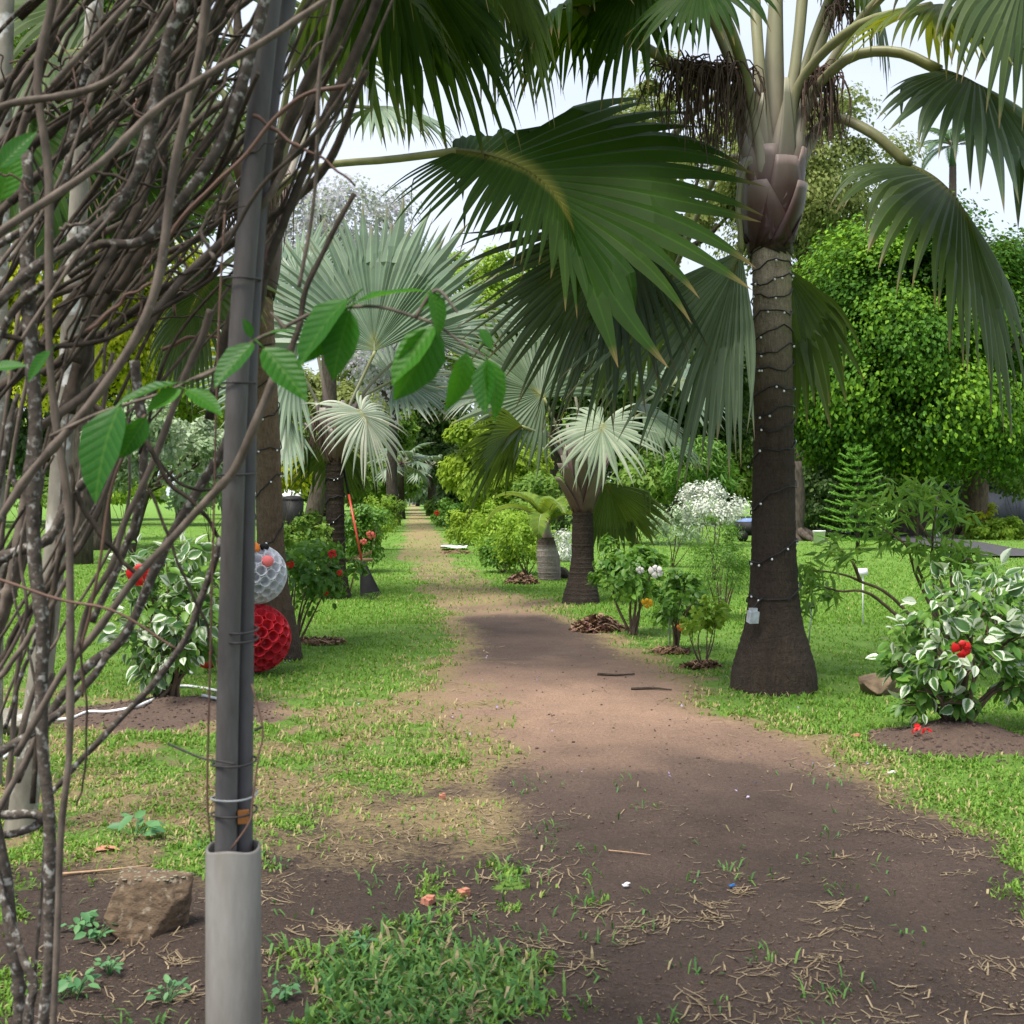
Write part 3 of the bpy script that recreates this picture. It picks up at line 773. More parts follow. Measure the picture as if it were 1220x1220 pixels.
# ------------------------------------------------------------------ fan palms
def fan_mb(hub, A, N, L, n=46, span=130, costa=.30, recurve=.6, sweep=0.0, droop=.6, fuse=.5, fold=-.15, width=1.0, broken=.08, seed=0, lob=.25, pleat=.30, split=.05, backfold=False):
    """costapalmate blade: pleated segments joined for part of their length, free and drooping beyond"""
    rg = np.random.default_rng(seed)
    A = unit(A); N = np.asarray(N, float); N = unit(N - A * A.dot(N)); B = np.cross(N, A)
    sa, sb = (span, span) if np.ndim(span) == 0 else span
    th = np.radians(np.linspace(-sa, sb, n)) + rg.normal(0, .008, n) + .035 * np.sin(np.linspace(0, rg.uniform(14, 22), n) + rg.uniform(0, 6)) * min(1, sa / 60)
    t = np.clip(1 - np.where(th < 0, -th / math.radians(sa), th / math.radians(sb)), 0, 1)
    cl = max(costa * L, 1e-3)
    xs_ = np.linspace(0, 1, 40)
    Tc = unit(A * np.cos(recurve * xs_)[:, None] * np.cos(sweep * xs_)[:, None] - N * np.sin(recurve * xs_)[:, None] - B * np.sin(sweep * xs_)[:, None])
    Pc = hub + np.vstack([np.zeros(3), np.cumsum((Tc[1:] + Tc[:-1]) / 2, 0)]) * cl / 39
    Nc = unit(N - Tc * (Tc @ N)[:, None])
    x = t ** 1.3
    lerp = lambda a: np.stack([np.interp(x, xs_, a[:, k]) for k in range(3)], -1)
    pos, T, Ni = lerp(Pc), unit(lerp(Tc)), unit(lerp(Nc))
    Bi = np.cross(Ni, T)
    d = unit(T * np.cos(th)[:, None] + Bi * np.sin(th)[:, None] + Ni * (fold * np.abs(np.sin(th)))[:, None])
    W0 = np.cross(d, Ni)
    lo_ = lob if np.ndim(lob) == 0 else np.where(th < 0, lob[0], lob[1])
    ln = L * (1 - lo_ * (1 - t) ** (1.5 if np.ndim(lob) == 0 else np.where(th < 0, .30, 1.5))) * rg.uniform(.86, 1.06, n) - x * cl * .55
    K = 15
    us = np.linspace(0, 1, K)
    p = pos.copy(); D = d.copy()
    isb = rg.random(n) < broken
    ub = rg.uniform(.5, .8, n)
    if backfold:
        bk = th > math.radians(88); isb = isb | bk; ln = np.where(bk, ln * .40, ln); ub = np.where(bk, rg.uniform(.35, .6, n), ub)
    rn_ = rg.normal(0, 1, n)
    dr = droop * np.clip(1 + .38 * rn_, .35, 2.1)
    side = rg.normal(0, .26, n)
    g = np.array([0, 0, -1.])
    fu = np.full(n, float(fuse)) if np.ndim(fuse) == 0 else np.where(th < 0, fuse[0], fuse[1])
    C, Ws, Ns = [], [], []
    for k in range(K):
        u = us[k]
        if k:
            dk = np.where(u < fu, droop, dr) * (u ** 1.6) * 2.6 / (K - 1)
            D = unit(D + g * dk[:, None] + W0 * (side * (u > fu) / (K - 1))[:, None])
            D = np.where((isb & (u > ub))[:, None], unit(D * .35 + g), D)
            p = p + D * (ln / (K - 1))[:, None]
        W = unit(W0 - D * (W0 * D).sum(-1, keepdims=True))
        C.append(p.copy()); Ws.append(W); Ns.append(np.cross(W, D))
    C, Ws, Ns = np.stack(C, 1), np.stack(Ws, 1), np.stack(Ns, 1)      # n, K, 3
    nb = np.concatenate([2 * C[:1] - C[1:2], C, 2 * C[-1:] - C[-2:-1]], 0)
    hr = (nb[:-2] - C) / 2; hl = (nb[2:] - C) / 2                   # towards smaller and larger angle
    f0 = np.floor(fu * (K - 1)).astype(int); ii = np.arange(n)
    fz = np.clip(fu + rg.normal(0, split, n), .15, .9)
    # each cleft between neighbours ends at its own depth
    tap = np.clip((us[None] - fz[:, None]) / (1 - fz[:, None]), 0, 1)
    wR = np.linalg.norm(hr[ii, f0], axis=-1); wL = np.linalg.norm(hl[ii, f0], axis=-1)
    wid = np.minimum((wR + wL) / 2 * width, .055 * max(L, .8))
    er = np.where((us[None] < fu[:, None])[:, :, None], hr, Ws * (wid[:, None] * (1 - tap ** 1.3))[..., None])
    el = np.where((us[None] < fu[:, None])[:, :, None], hl, -Ws * (wid[:, None] * (1 - tap ** 1.3))[..., None])
    h = pleat * (np.linalg.norm(er, axis=-1) + np.linalg.norm(el, axis=-1)) * .5 * (1 - .2 * tap) + .001
    V = np.stack([C + el, C + Ns * h[..., None], C + er], 2)
    mb = MB()
    i = np.arange(n)[:, None, None] * K * 3 + np.arange(K - 1)[None, :, None] * 3
    q = np.concatenate([i + np.array([0, 1, 4, 3]), i + np.array([1, 2, 5, 4])], 1).reshape(-1, 4)
    rr = np.clip(rg.random(n) * .8 + .2 * rg.random(), 0, 1)
    mb.add(V.reshape(-1, 3), q, None, np.repeat(rr, K * 3), np.tile(np.repeat(us, 3), n), np.tile([1., 0., 1.], n * K))
    rib = Pc[:-1:3] - Nc[:-1:3] * .008
    mb.tube(rib, np.linspace(.020, .004, len(rib)) * max(L, .8) / 1.5, 5)
    mb.u[-1] = np.full(len(mb.u[-1]), .03, np.float32)
    return mb

def px3(a):
    return np.array([P(*q) for q in a])

def frond(palm, hub, tip, N, L, mat, pet, r0=.085, r1=.020, pmat='petiole', leaf=True, **kw):
    h = P(*hub)
    lf = fan_mb(h, P(*tip) - h, N, L, **kw).build('fan_leaf', M[mat], palm, False)
    pts = spline(np.vstack([px3(pet), h[None]]), 18)
    x = np.linspace(0, 1, 18)
    rad = r1 + (r0 - r1) * np.clip(1 - x / .42, 0, 1) ** 1.5
    mb = MB(); mb.tube(pts, rad, 10, np.where(x < .3, .5 + .8 * x, .74), up=(0, -1, .4))
    mb.build('petiole', M[pmat], lf)
    return lf

def trunk_mb(base, top, prof, rings=26, amp=.012, seed=0, sides=26):
    """prof: list of (height share, radius); shallow leaf-scar rings all the way up"""
    rg = np.random.default_rng(seed)
    nz_ = 150
    z = np.linspace(0, 1, nz_)
    rad = np.interp(z, [p_[0] for p_ in prof], [p_[1] for p_ in prof])
    for _ in range(3):
        rad = np.convolve(np.pad(rad, 4, 'edge'), np.ones(9) / 9, 'valid')
    edges = np.cumsum(rg.uniform(.7, 1.3, rings)); edges = edges / edges[-1]
    ph = np.interp(z, np.append(0, edges), np.arange(rings + 1)) % 1.0
    rad = rad * (1 + amp * 2.2 * (ph ** 3 - .4) * np.interp(z, np.linspace(0, 1, 12), rg.uniform(.2, 1.5, 12))) + rg.normal(0, .0012, nz_)
    pts = base + (top - base) * z[:, None]
    pts = pts + np.stack([np.sin(z * 3.1) * .012, np.cos(z * 2.3) * .01, np.zeros(nz_)], -1)
    an = np.linspace(0, 2 * math.pi, sides, endpoint=False)
    lump = 1 + .03 * (fbm(np.cos(an)[None] * 2 + 5, z[:, None] * 9 + np.sin(an)[None] * 2, seed, 3) - .5) * 2
    R = rad[:, None] * lump
    v = np.stack([pts[:, None, 0] + np.cos(an) * R, pts[:, None, 1] + np.sin(an) * R, np.repeat(pts[:, 2:3], sides, 1)], -1)
    i = np.arange(nz_ - 1)[:, None] * sides; j = np.arange(sides)[None]; k = (j + 1) % sides
    q = np.stack([i + j, i + k, i + sides + k, i + sides + j], -1).reshape(-1, 4)
    mb = MB(); mb.add(v.reshape(-1, 3), q, None, .5, np.repeat(z, sides))
    return mb, pts, rad

def sheath(palm, c, ang, r_in, z0, z1, w, lean, mat, name='leaf_base', tipw=.42, curl=0.0):
    """one overlapping leaf base hugging the crown shaft: a curved tapered shell with thickness"""
    nz_, na = 9, 7
    mb = MB(); V = []
    for lay, off in ((0, 0.0), (1, -.014)):
        for k in range(nz_):
            f = k / (nz_ - 1)
            half = w * (1 - (1 - tipw) * f ** .8) / 2
            rr = r_in + off + lean * f ** 1.6 + .03 * math.sin(f * math.pi)
            z = z0 + (z1 - z0) * f
            for a_ in range(na):
                g = (a_ / (na - 1) - .5) * 2
                aa = ang + curl * f + g * half / max(r_in, .05) * (1 - .45 * f)
                V.append((c[0] + math.cos(aa) * rr, c[1] + math.sin(aa) * rr, z - .10 * abs(g) * (1 - f) * w * 2))
    i = np.arange(nz_ - 1)[:, None] * na + np.arange(na - 1)[None]
    q0 = np.stack([i, i + 1, i + na + 1, i + na], -1).reshape(-1, 4)
    m_ = nz_ * na
    rim = [(k * na, k * na + na) for k in range(nz_ - 1)] + [(k * na + 2 * na - 1, k * na + na - 1) for k in range(nz_ - 1)] + [((nz_ - 1) * na + a_, (nz_ - 1) * na + a_ + 1) for a_ in range(na - 1)] + [(a_ + 1, a_) for a_ in range(na - 1)]
    q1 = np.array([[a, b, b + m_, a + m_] for a, b in rim])
    u = np.tile(np.repeat(np.linspace(0, 1, nz_), na), 2)
    mb.add(np.array(V), np.vstack([q0, q0[:, ::-1] + m_, q1]), None, .5, u)
    return mb.build(name, M[mat], palm)

def dead_bunch(palm, top, n, length, spread, seed, name='dry_flower_stalk', out=(0, 0, 0)):
    rg = np.random.default_rng(seed)
    mb = MB(); top = np.array(top)
    for k in range(n):
        a = rg.uniform(0, 6.28); q_ = spread * math.sqrt(rg.random())
        s0 = top + np.array([rg.normal() * spread * .25, rg.normal() * spread * .25, rg.uniform(-.05, .05)])
        m_ = s0 + np.array([math.cos(a) * q_, math.sin(a) * q_, rg.uniform(.0, .08)]) + np.array(out) * .5
        L = length * rg.uniform(.5, 1.1)
        e = m_ + np.array([rg.normal() * .05, rg.normal() * .05, -L]) + np.array(out) * .3
        mid = m_ * .6 + e * .4 + np.array([rg.normal() * .03, rg.normal() * .03, 0]) + np.array([math.cos(a), math.sin(a), 0]) * q_ * .25
        mb.tube(spline([s0, m_, mid, e], 9), rg.uniform(.004, .0085) * np.array([1.2, 1.1, 1, 1, 1, .9, .8, .6, .4]), 4, cap=False)
    mb.tube(spline([top + np.array([0, .1, .12]), top, top + np.array(out) * .6 + np.array([0, 0, -.1])], 6), .02, 6)
    return mb.build(name, M['dead_flower'], palm)

# --- big palm right of the track
YB = CAMZ * FPX / (822 - HOR)
bs = P(922, 824, YB); tp = P(918, 268, YB)
big = thing('fan_palm', 'big fan palm right of the track with a swollen dark trunk foot', 'palm tree', (bs[0], YB, float(H(bs[0], YB)) - .03), 'fan palms lining the track')
mb, big_pts, big_rad = trunk_mb(np.array([bs[0], YB, float(H(bs[0], YB)) - .05]), tp, [(0, .345), (.03, .345), (.065, .33), (.113, .262), (.15, .222), (.22, .192), (.31, .176), (.55, .158), (.8, .150), (1, .150)], 60, .012, 3)
mb.build('trunk', M['trunk_dark'], big)
cz = tp[2]; cc_ = np.array([tp[0], YB])
rg = np.random.default_rng(65)
for k in range(11):                                       # dark lower ring, overlapping crosswise
    sheath(big, cc_, -1.75 + k * 1.95 + rg.normal() * .12, .170 + .016 * (k % 3), cz - .14 + .05 * (k % 3), cz + .30 + .09 * (k % 4), .56, .10, 'leaf_sheath', tipw=.40, curl=rg.uniform(.2, .5) * (1 if k % 2 else -1))
for k, a_ in enumerate((-1.05, -2.2, .2, 1.4, 2.6)):       # paler narrow bases the stalks grow from
    sheath(big, cc_, a_, .185 + .010 * (k % 2), cz + .16 + .05 * (k % 3), cz + .92 + .2 * rg.random(), .30, .10, 'upper_sheath', tipw=.12, curl=rg.uniform(-.3, .3))
mb = MB(); mb.tube(spline([P(918, 268, YB), P(920, 190, YB), P(922, 90, YB), P(926, -60, YB)], 14), np.linspace(.165, .040, 14), 14); mb.build('spear_shaft', M['spear'], big)
yb = YB
frond(big, (1084, 198, 9.5), (1215, 236, 8.9), (.15, -.12, .97), 1.95, 'palm_green', [(930, 245, yb - .05), (955, 185, yb - .06), (990, 142, yb), (1038, 158, 9.6)], .15, .042, n=44, span=135, costa=.42, recurve=.9, droop=1.15, fold=-.30, seed=1, fuse=.5, width=1.0, lob=.66)
frond(big, (1120, 84, 8.9), (1300, 118, 8.2), (.15, -.50, .85), 1.80, 'palm_grey', [(928, 245, yb - .09), (945, 180, yb - .14), (962, 120, yb - .14), (1010, 70, 9.3), (1068, 62, 9.1)], .14, .040, n=46, span=120, costa=.36, recurve=.6, droop=.60, fold=-.25, seed=2, width=1.1, lob=.76)
frond(big, (1110, 8, 8.6), (1190, -40, 7.9), (.05, -.2, 1), .95, 'palm_yellow', [(925, 240, yb - .10), (938, 170, yb - .16), (955, 95, 9.5), (1020, 32, 9.1)], .13, .038, n=42, span=150, costa=.2, droop=.8, fold=-.2, seed=3)
frond(big, (883, 298, 9.42), (815, 470, 9.05), (-.35, -.90, .20), 1.75, 'palm_grey', [(908, 240, yb - .1), (891, 190, yb - .2), (880, 235, yb - .26), (882, 275, yb - .28)], .08, .026, n=28, span=(50, 27), costa=.10, recurve=.3, droop=.55, fold=.0, fuse=.47, seed=4, lob=.05, broken=.0, width=.95, pleat=.36)
frond(big, (936, 318, 10.15), (985, 440, 10.3), (.3, .8, .3), 1.35, 'palm_green', [(930, 235, yb + .1), (942, 220, yb + .2), (948, 265, 10.05)], .07, .022, n=14, span=30, costa=.1, droop=.6, fold=0, seed=5)
frond(big, (748, 255, 9.6), (655, 410, 9.3), (.30, -.50, .80), 1.75, 'palm_shade', [(915, 240, yb - .1), (893, 180, yb - .15), (868, 112, 9.8), (820, 140, 10.0), (778, 200, 9.85)], .15, .042, n=38, span=(62, 58), costa=.22, recurve=.4, droop=.30, fold=-.05, seed=6, width=.95, fuse=.46, broken=.02, pleat=.34)
frond(big, (690, 8, 9.2), (600, 0, 8.9), (0, .3, 1), 1.0, 'palm_deep', [(915, 245, yb - .1), (895, 180, yb - .1), (868, 108, 9.6), (805, 78, 9.4), (745, 42, 9.25)], .15, .042, n=44, span=150, costa=.25, droop=.9, fold=-.25, seed=7)
frond(big, (840, -28, 8.5), (795, -20, 7.8), (0, -.05, 1), .80, 'palm_deep', [(918, 245, yb - .1), (910, 190, yb - .2), (893, 110, yb - .25), (872, 40, 9.1)], .13, .042, n=40, span=155, costa=.2, droop=.8, fold=-.25, seed=8)
frond(big, (775, -55, 9.0), (725, -10, 8.6), (-.1, -.2, .97), 1.15, 'palm_deep', [(915, 240, yb - .08), (900, 170, yb - .15), (868, 70, 9.5), (825, -20, 9.2)], .13, .036, n=40, span=140, costa=.25, droop=1.0, fold=-.25, seed=91)
frond(big, (1015, -70, 9.9), (1060, -40, 9.7), (.2, .1, .97), 1.2, 'palm_green', [(926, 240, yb + .02), (940, 160, yb), (965, 60, 9.85)], .13, .036, n=40, span=140, costa=.25, droop=1.0, fold=-.25, seed=92)
frond(big, (1200, -60, 8.4), (1260, -20, 7.9), (.2, -.1, .97), 1.4, 'palm_green', [(928, 240, yb - .05), (950, 150, yb - .1), (1020, 30, 9.4), (1110, -50, 8.8)], .13, .038, n=42, span=135, costa=.3, droop=.9, fold=-.25, seed=93)
for k, (h, tt, pe) in enumerate([((985, -330, 9.9), (1010, -480, 10), [(922, 240, yb - .08), (930, 170, yb - .17), (950, 60, yb - .15), (968, -150, yb)]), ((880, -300, 10.3), (820, -420, 10.6), [(919, 240, yb - .06), (912, 170, yb - .15), (902, 40, yb - .1), (892, -120, 10)]), ((1080, -230, 10.4), (1170, -300, 10.8), [(928, 240, yb), (940, 170, yb), (978, 50, yb + .1), (1030, -80, 10)]), ((760, -160, 9.0), (640, -200, 8.8), [(915, 240, yb), (900, 180, yb), (868, 60, 9.6), (815, -60, 9.3)])]):
    frond(big, h, tt, (0, -.7, .6), 1.6, 'palm_grey', pe, .15, .045, n=36, span=120, costa=.35, droop=.3, seed=20 + k)
frond(big, (800, 330, 10.3), (700, 380, 10.2), (0, .6, .75), 1.35, 'palm_grey', [(915, 240, yb + .05), (895, 200, yb + .15), (865, 190, 10), (830, 260, 10.2)], .08, .026, n=36, span=100, costa=.3, droop=.8, seed=28)
dead_bunch(big, P(866, 92, 9.5), 130, .75, .26, 31, out=(-.14, -.04, 0))
dead_bunch(big, P(820, 85, 9.45), 60, .40, .22, 37, out=(-.06, -.05, 0))
dead_bunch(big, P(975, 95, 9.60), 90, .55, .12, 32, out=(.04, -.03, 0))
dead_bunch(big, P(1000, 10, 9.7), 26, .35, .12, 33)

# --- left palm behind the pole
YL = CAMZ * FPX / (786 - HOR)
bs = P(327, 788, YL); tp = P(309, 345, YL)
lp = thing('fan_palm', 'fan palm with a brown trunk behind the grey pole and the cup snowman', 'palm tree', (bs[0], YL, 0), 'fan palms lining the track')
mb, l_pts, l_rad = trunk_mb(np.array([bs[0], YL, -.05]), tp, [(0, .27), (.1, .22), (.2, .16), (.3, .125), (1, .12)], 38, .02, 4)
mb.build('trunk', M['trunk_brown'], lp)
for k in range(7):
    sheath(lp, np.array([tp[0], YL]), -1.57 + k * .9, .13 + .012 * (k % 2), tp[2] - .03, tp[2] + .6, .34, .09, 'leaf_sheath', curl=.2)
frond(lp, (545, 180, 9.5), (650, 184, 9.15), (.05, -.86, .52), 2.25, 'palm_deep', [(318, 320, YL - .05), (322, 270, YL - .15), (335, 222, YL - .3), (385, 198, 10.7), (465, 190, 10.0)], .10, .032, n=54, span=(150, 125), backfold=True, costa=.66, recurve=.12, sweep=1.0, droop=.40, fold=-.22, fuse=(.30, .54), seed=11, broken=.07, lob=(.62, .18), width=1.0)
frond(lp, (388, -40, 9.8), (560, -25, 9.3), (.1, .5, .85), 1.75, 'palm_green', [(318, 270, YL), (325, 150, YL - .2), (345, 40, 10.8)], .09, .024, n=46, span=125, costa=.4, recurve=.5, droop=.9, fold=-.3, seed=12)
frond(lp, (215, 120, 11.0), (130, 130, 10.8), (0, -.3, .9), 1.5, 'palm_green', [(306, 280, YL), (285, 180, YL), (250, 130, 11.2)], .09, .024, n=42, span=140, costa=.3, droop=.8, seed=13)
frond(lp, (190, 262, 11.2), (90, 310, 11.2), (0, -.4, .9), 1.3, 'palm_grey', [(305, 300, YL), (275, 240, YL), (230, 240, 11.3)], .09, .024, n=40, span=130, costa=.3, droop=.9, seed=14)
frond(lp, (260, -20, 11.6), (200, -120, 11.8), (0, -.6, .7), 1.6, 'palm_green', [(312, 280, YL), (300, 140, YL)], .09, .024, n=38, span=130, costa=.3, droop=.5, seed=15)
frond(lp, (445, 128, 12.4), (490, 115, 12.6), (0, -.3, .9), 1.0, 'palm_blue', [(322, 280, YL), (360, 170, 12), (400, 130, 12.2)], .08, .022, n=36, span=130, costa=.3, droop=1.0, seed=16)
frond(lp, (90, 60, 9.6), (10, 60, 9.2), (0, -.3, .9), 1.4, 'palm_green', [(306, 270, YL), (250, 110, 11), (170, 60, 10.3)], .08, .022, n=36, span=130, costa=.3, droop=.9, seed=17)
for k, (h, tt, N_, L_, mt, pe) in enumerate([
        ((440, -62, 9.2), (580, -30, 8.9), (.0, .55, .83), 1.9, 'palm_deep', [(315, 300, YL), (330, 180, YL - .3), (365, 20, 10.4)]),
        ((560, -90, 8.8), (660, -20, 8.6), (.1, .5, .85), 1.5, 'palm_green', [(315, 300, YL), (345, 160, YL - .3), (430, -20, 10)]),
        ((150, 190, 10.6), (60, 230, 10.4), (0, -.5, .85), 1.5, 'palm_deep', [(306, 310, YL), (280, 230, YL), (220, 180, 11)]),
        ((240, 70, 11.4), (170, 20, 11.6), (0, -.7, .7), 1.5, 'palm_deep', [(308, 310, YL), (295, 200, YL), (270, 120, 11.4)]),
        ((130, 20, 10.2), (40, -30, 10.0), (0, -.5, .8), 1.5, 'palm_green', [(306, 300, YL), (270, 150, 11.2), (200, 60, 10.6)]),
        ((350, 60, 12.2), (400, 0, 12.6), (0, -.7, .6), 1.4, 'palm_green', [(315, 310, YL), (325, 200, 11.8)]),
        ((252, 330, 11.0), (190, 400, 10.9), (0, -.6, .8), 1.2, 'palm_green', [(305, 330, YL), (285, 305, 11.2)]),
        ((40, 130, 9.0), (-40, 200, 8.6), (0, -.5, .8), 1.5, 'palm_deep', [(306, 300, YL), (240, 160, 10.8), (120, 110, 9.6)])]):
    frond(lp, h, tt, N_, L_, mt, pe, .09, .026, n=42, span=125, costa=.35, recurve=.5, droop=.85, fold=-.25, seed=130 + k, lob=.4)
dead_bunch(lp, P(322, 215, YL - .2), 60, .62, .12, 34)
dead_bunch(lp, P(282, 240, YL - .1), 50, .5, .15, 35)

# --- silver palm left of the track
YM = CAMZ * FPX / (713 - HOR)
bs = P(399, 715, YM); tp = P(398, 545, YM)
ml = thing('fan_palm', 'blue grey fan palm left of the track with upright silvery leaves', 'palm tree', (bs[0], YM, 0), 'fan palms lining the track')
mb, m_pts, m_rad = trunk_mb(np.array([bs[0], YM, -.05]), tp, [(0, .265), (.12, .20), (.28, .145), (1, .13)], 22, .025, 5)
mb.build('trunk', M['trunk_small'], ml)
rg = np.random.default_rng(67)
for k in range(22):
    sheath(ml, np.array([tp[0], YM]), -1.57 + k * .7 + rg.normal() * .1, .125 + .012 * (k % 3), tp[2] - .06 + .04 * (k % 4), tp[2] + .35 + .5 * rg.random(), .16 + .07 * rg.random(), .05 + .3 * rg.random(), 'old_base', tipw=rg.uniform(.25, .5), curl=rg.uniform(-.4, .4))
pet = lambda *q: [(398, 530, YM)] + list(q)
frond(ml, (447, 418, 18.0), (428, 280, 18.2), (-.1, -.95, -.1), 2.25, 'palm_blue', pet((418, 480, 18.1)), .10, .024, 'petiole_small', n=44, span=78, costa=.10, recurve=.2, droop=.08, fold=.25, fuse=.62, seed=41, lob=.05, broken=.0, pleat=.45)
frond(ml, (352, 430, 18.5), (250, 425, 18.4), (-.1, -.85, .3), 1.75, 'palm_blue', pet((378, 480, 18.4)), .10, .024, 'petiole_small', n=40, span=105, costa=.1, recurve=.3, droop=.12, fold=.2, fuse=.5, seed=42, lob=.1, broken=.0, pleat=.42)
frond(ml, (429, 489, 17.2), (478, 545, 16.8), (.1, -.35, .95), 1.12, 'palm_silver', pet((408, 490, 17.7)), .09, .022, 'petiole_small', n=40, span=150, costa=.2, recurve=.5, droop=.85, fold=-.2, fuse=.36, seed=43, pleat=.35, width=.95)
frond(ml, (402, 520, 18.7), (375, 600, 18.9), (-.15, -.9, .2), 1.30, 'palm_green', pet((402, 510, 18.5)), .09, .022, 'petiole_small', n=34, span=70, costa=.1, droop=.35, fold=0, seed=44)
frond(ml, (470, 452, 18.9), (560, 430, 19.2), (.1, -.6, .7), 1.45, 'palm_blue', pet((425, 480, 18.6)), .10, .024, 'petiole_small', n=38, span=110, costa=.15, droop=.3, fold=.1, seed=45, pleat=.4)
frond(ml, (360, 340, 19.0), (330, 250, 19.3), (0, -.9, .2), 1.5, 'palm_blue', pet((380, 430, 18.7)), .10, .024, 'petiole_small', n=36, span=80, costa=.1, droop=.1, fold=.2, seed=46, pleat=.42)
frond(ml, (345, 500, 18.2), (280, 540, 18.0), (0, -.6, .6), 1.35, 'palm_blue', pet((375, 500, 18.3)), .09, .022, 'petiole_small', n=36, span=90, costa=.15, droop=.4, fold=.0, seed=47, pleat=.4)
frond(ml, (505, 400, 18.6), (560, 320, 18.9), (.2, -.85, .3), 1.5, 'palm_blue', pet((440, 460, 18.4)), .10, .024, 'petiole_small', n=36, span=85, costa=.1, droop=.2, fold=.15, seed=48, pleat=.42)
dead_bunch(ml, P(376, 505, YM - .2), 40, .5, .12, 36)

# --- young palm right of the track
YR = CAMZ * FPX / (719 - HOR)
bs = P(692, 721, YR); tp = P(694, 606, YR)
mr = thing('fan_palm', 'young fan palm right of the track with split purple leaf bases', 'palm tree', (bs[0], YR, 0), 'fan palms lining the track')
mb, r_pts, r_rad = trunk_mb(np.array([bs[0], YR, -.05]), tp, [(0, .285), (.12, .255), (.3, .195), (.5, .16), (1, .145)], 20, .02, 6)
mb.build('trunk', M['trunk_small'], mr)
rg = np.random.default_rng(66)
for k in range(30):
    lay = k // 10
    sheath(mr, np.array([tp[0], YR]), -1.57 + k * .66 + rg.normal() * .1, .135 + .012 * (k % 3), tp[2] - .06 + .06 * lay + .03 * (k % 3), tp[2] + .42 + .22 * lay + .38 * rg.random(), .17 + .06 * rg.random(), .06 + .34 * rg.random() ** 1.3, 'old_base', tipw=rg.uniform(.22, .5), curl=rg.uniform(-.5, .5))
pet = lambda *q: [(694, 585, YR)] + list(q)
frond(mr, (719, 505, 16.7), (700, 552, 16.1), (0, -.55, .85), 1.0, 'palm_pale', pet((706, 540, 17.2)), .09, .022, 'petiole_small', n=40, span=160, costa=.12, recurve=.5, droop=.7, fold=-.2, fuse=.40, seed=51, lob=.05, pleat=.3, width=1.0)
frond(mr, (722, 575, 17.7), (752, 640, 17.8), (-.3, -.9, .2), 1.28, 'palm_green', pet((708, 580, 17.6)), .09, .022, 'petiole_small', n=38, span=58, costa=.15, droop=.4, fold=.05, seed=52, fuse=.62, width=1.1)
frond(mr, (648, 474, 17.3), (590, 420, 17.1), (.2, -.8, .45), 1.55, 'palm_grey', pet((672, 530, 17.5)), .09, .022, 'petiole_small', n=44, span=125, costa=.12, recurve=.3, droop=.25, fold=-.1, seed=53, pleat=.38)
frond(mr, (622, 508, 17.0), (545, 545, 16.8), (0, .6, .8), 1.45, 'palm_green', pet((668, 530, 17.4)), .09, .022, 'petiole_small', n=38, span=70, costa=.3, recurve=.7, droop=.5, fold=-.1, seed=54)
frond(mr, (712, 440, 18.0), (760, 360, 18.2), (0, -.9, .3), 1.5, 'palm_blue', pet((702, 500, 17.8)), .09, .022, 'petiole_small', n=38, span=85, costa=.12, droop=.2, fold=.1, seed=55, pleat=.4)
frond(mr, (765, 492, 18.1), (850, 500, 18.3), (0, -.5, .8), 1.3, 'palm_grey', pet((725, 520, 17.9)), .09, .022, 'petiole_small', n=36, span=95, costa=.2, droop=.6, seed=56)
frond(mr, (600, 452, 18.2), (520, 440, 18.4), (0, -.5, .8), 1.2, 'palm_blue', pet((655, 520, 17.8)), .09, .022, 'petiole_small', n=36, span=95, costa=.2, droop=.5, seed=57)
frond(mr, (670, 400, 18.6), (630, 320, 18.9), (0, -.9, .25), 1.5, 'palm_blue', pet((690, 500, 18.0)), .09, .022, 'petiole_small', n=36, span=80, costa=.12, droop=.15, fold=.1, seed=58, pleat=.4)
frond(mr, (805, 455, 19.0), (860, 430, 19.3), (0, -.7, .6), 1.3, 'palm_blue', pet((735, 505, 18.2)), .09, .022, 'petiole_small', n=32, span=95, costa=.2, droop=.5, seed=59)

# --- two far silver palms at the end of the track
for k, (px_, tpy, Y_, lab) in enumerate([(478, 552, 75, 'far grey fan palm left of the end of the track'), (512, 556, 85, 'far grey fan palm right of the end of the track')]):
    b0 = P(px_, HOR, Y_); t0 = P(px_, tpy, Y_)
    fp = thing('fan_palm', lab, 'palm tree', (b0[0], Y_, 0), 'fan palms lining the track')
    mb, _, _ = trunk_mb(np.array([b0[0], Y_, -.1]), t0, [(0, .3), (.3, .17), (1, .15)], 20, .02, 70 + k, 10); mb.build('trunk', M['trunk_small'], fp)
    for j in range(9):
        a = j * 2.4; el = .9 - .16 * j
        dv = np.array([math.cos(a) * math.cos(el), math.sin(a) * math.cos(el), math.sin(el)])
        h = t0 + dv * 1.0
        lf = fan_mb(h, dv, np.array([-dv[0] * dv[2], -dv[1] * dv[2], 1 - dv[2] ** 2]) + .01, 1.5, n=18, span=120, droop=.5, seed=80 + j).build('fan_leaf', M['palm_blue'], fp)
        mb = MB(); mb.tube([t0, h], .035, 5); mb.build('petiole', M['petiole_small'], lf)

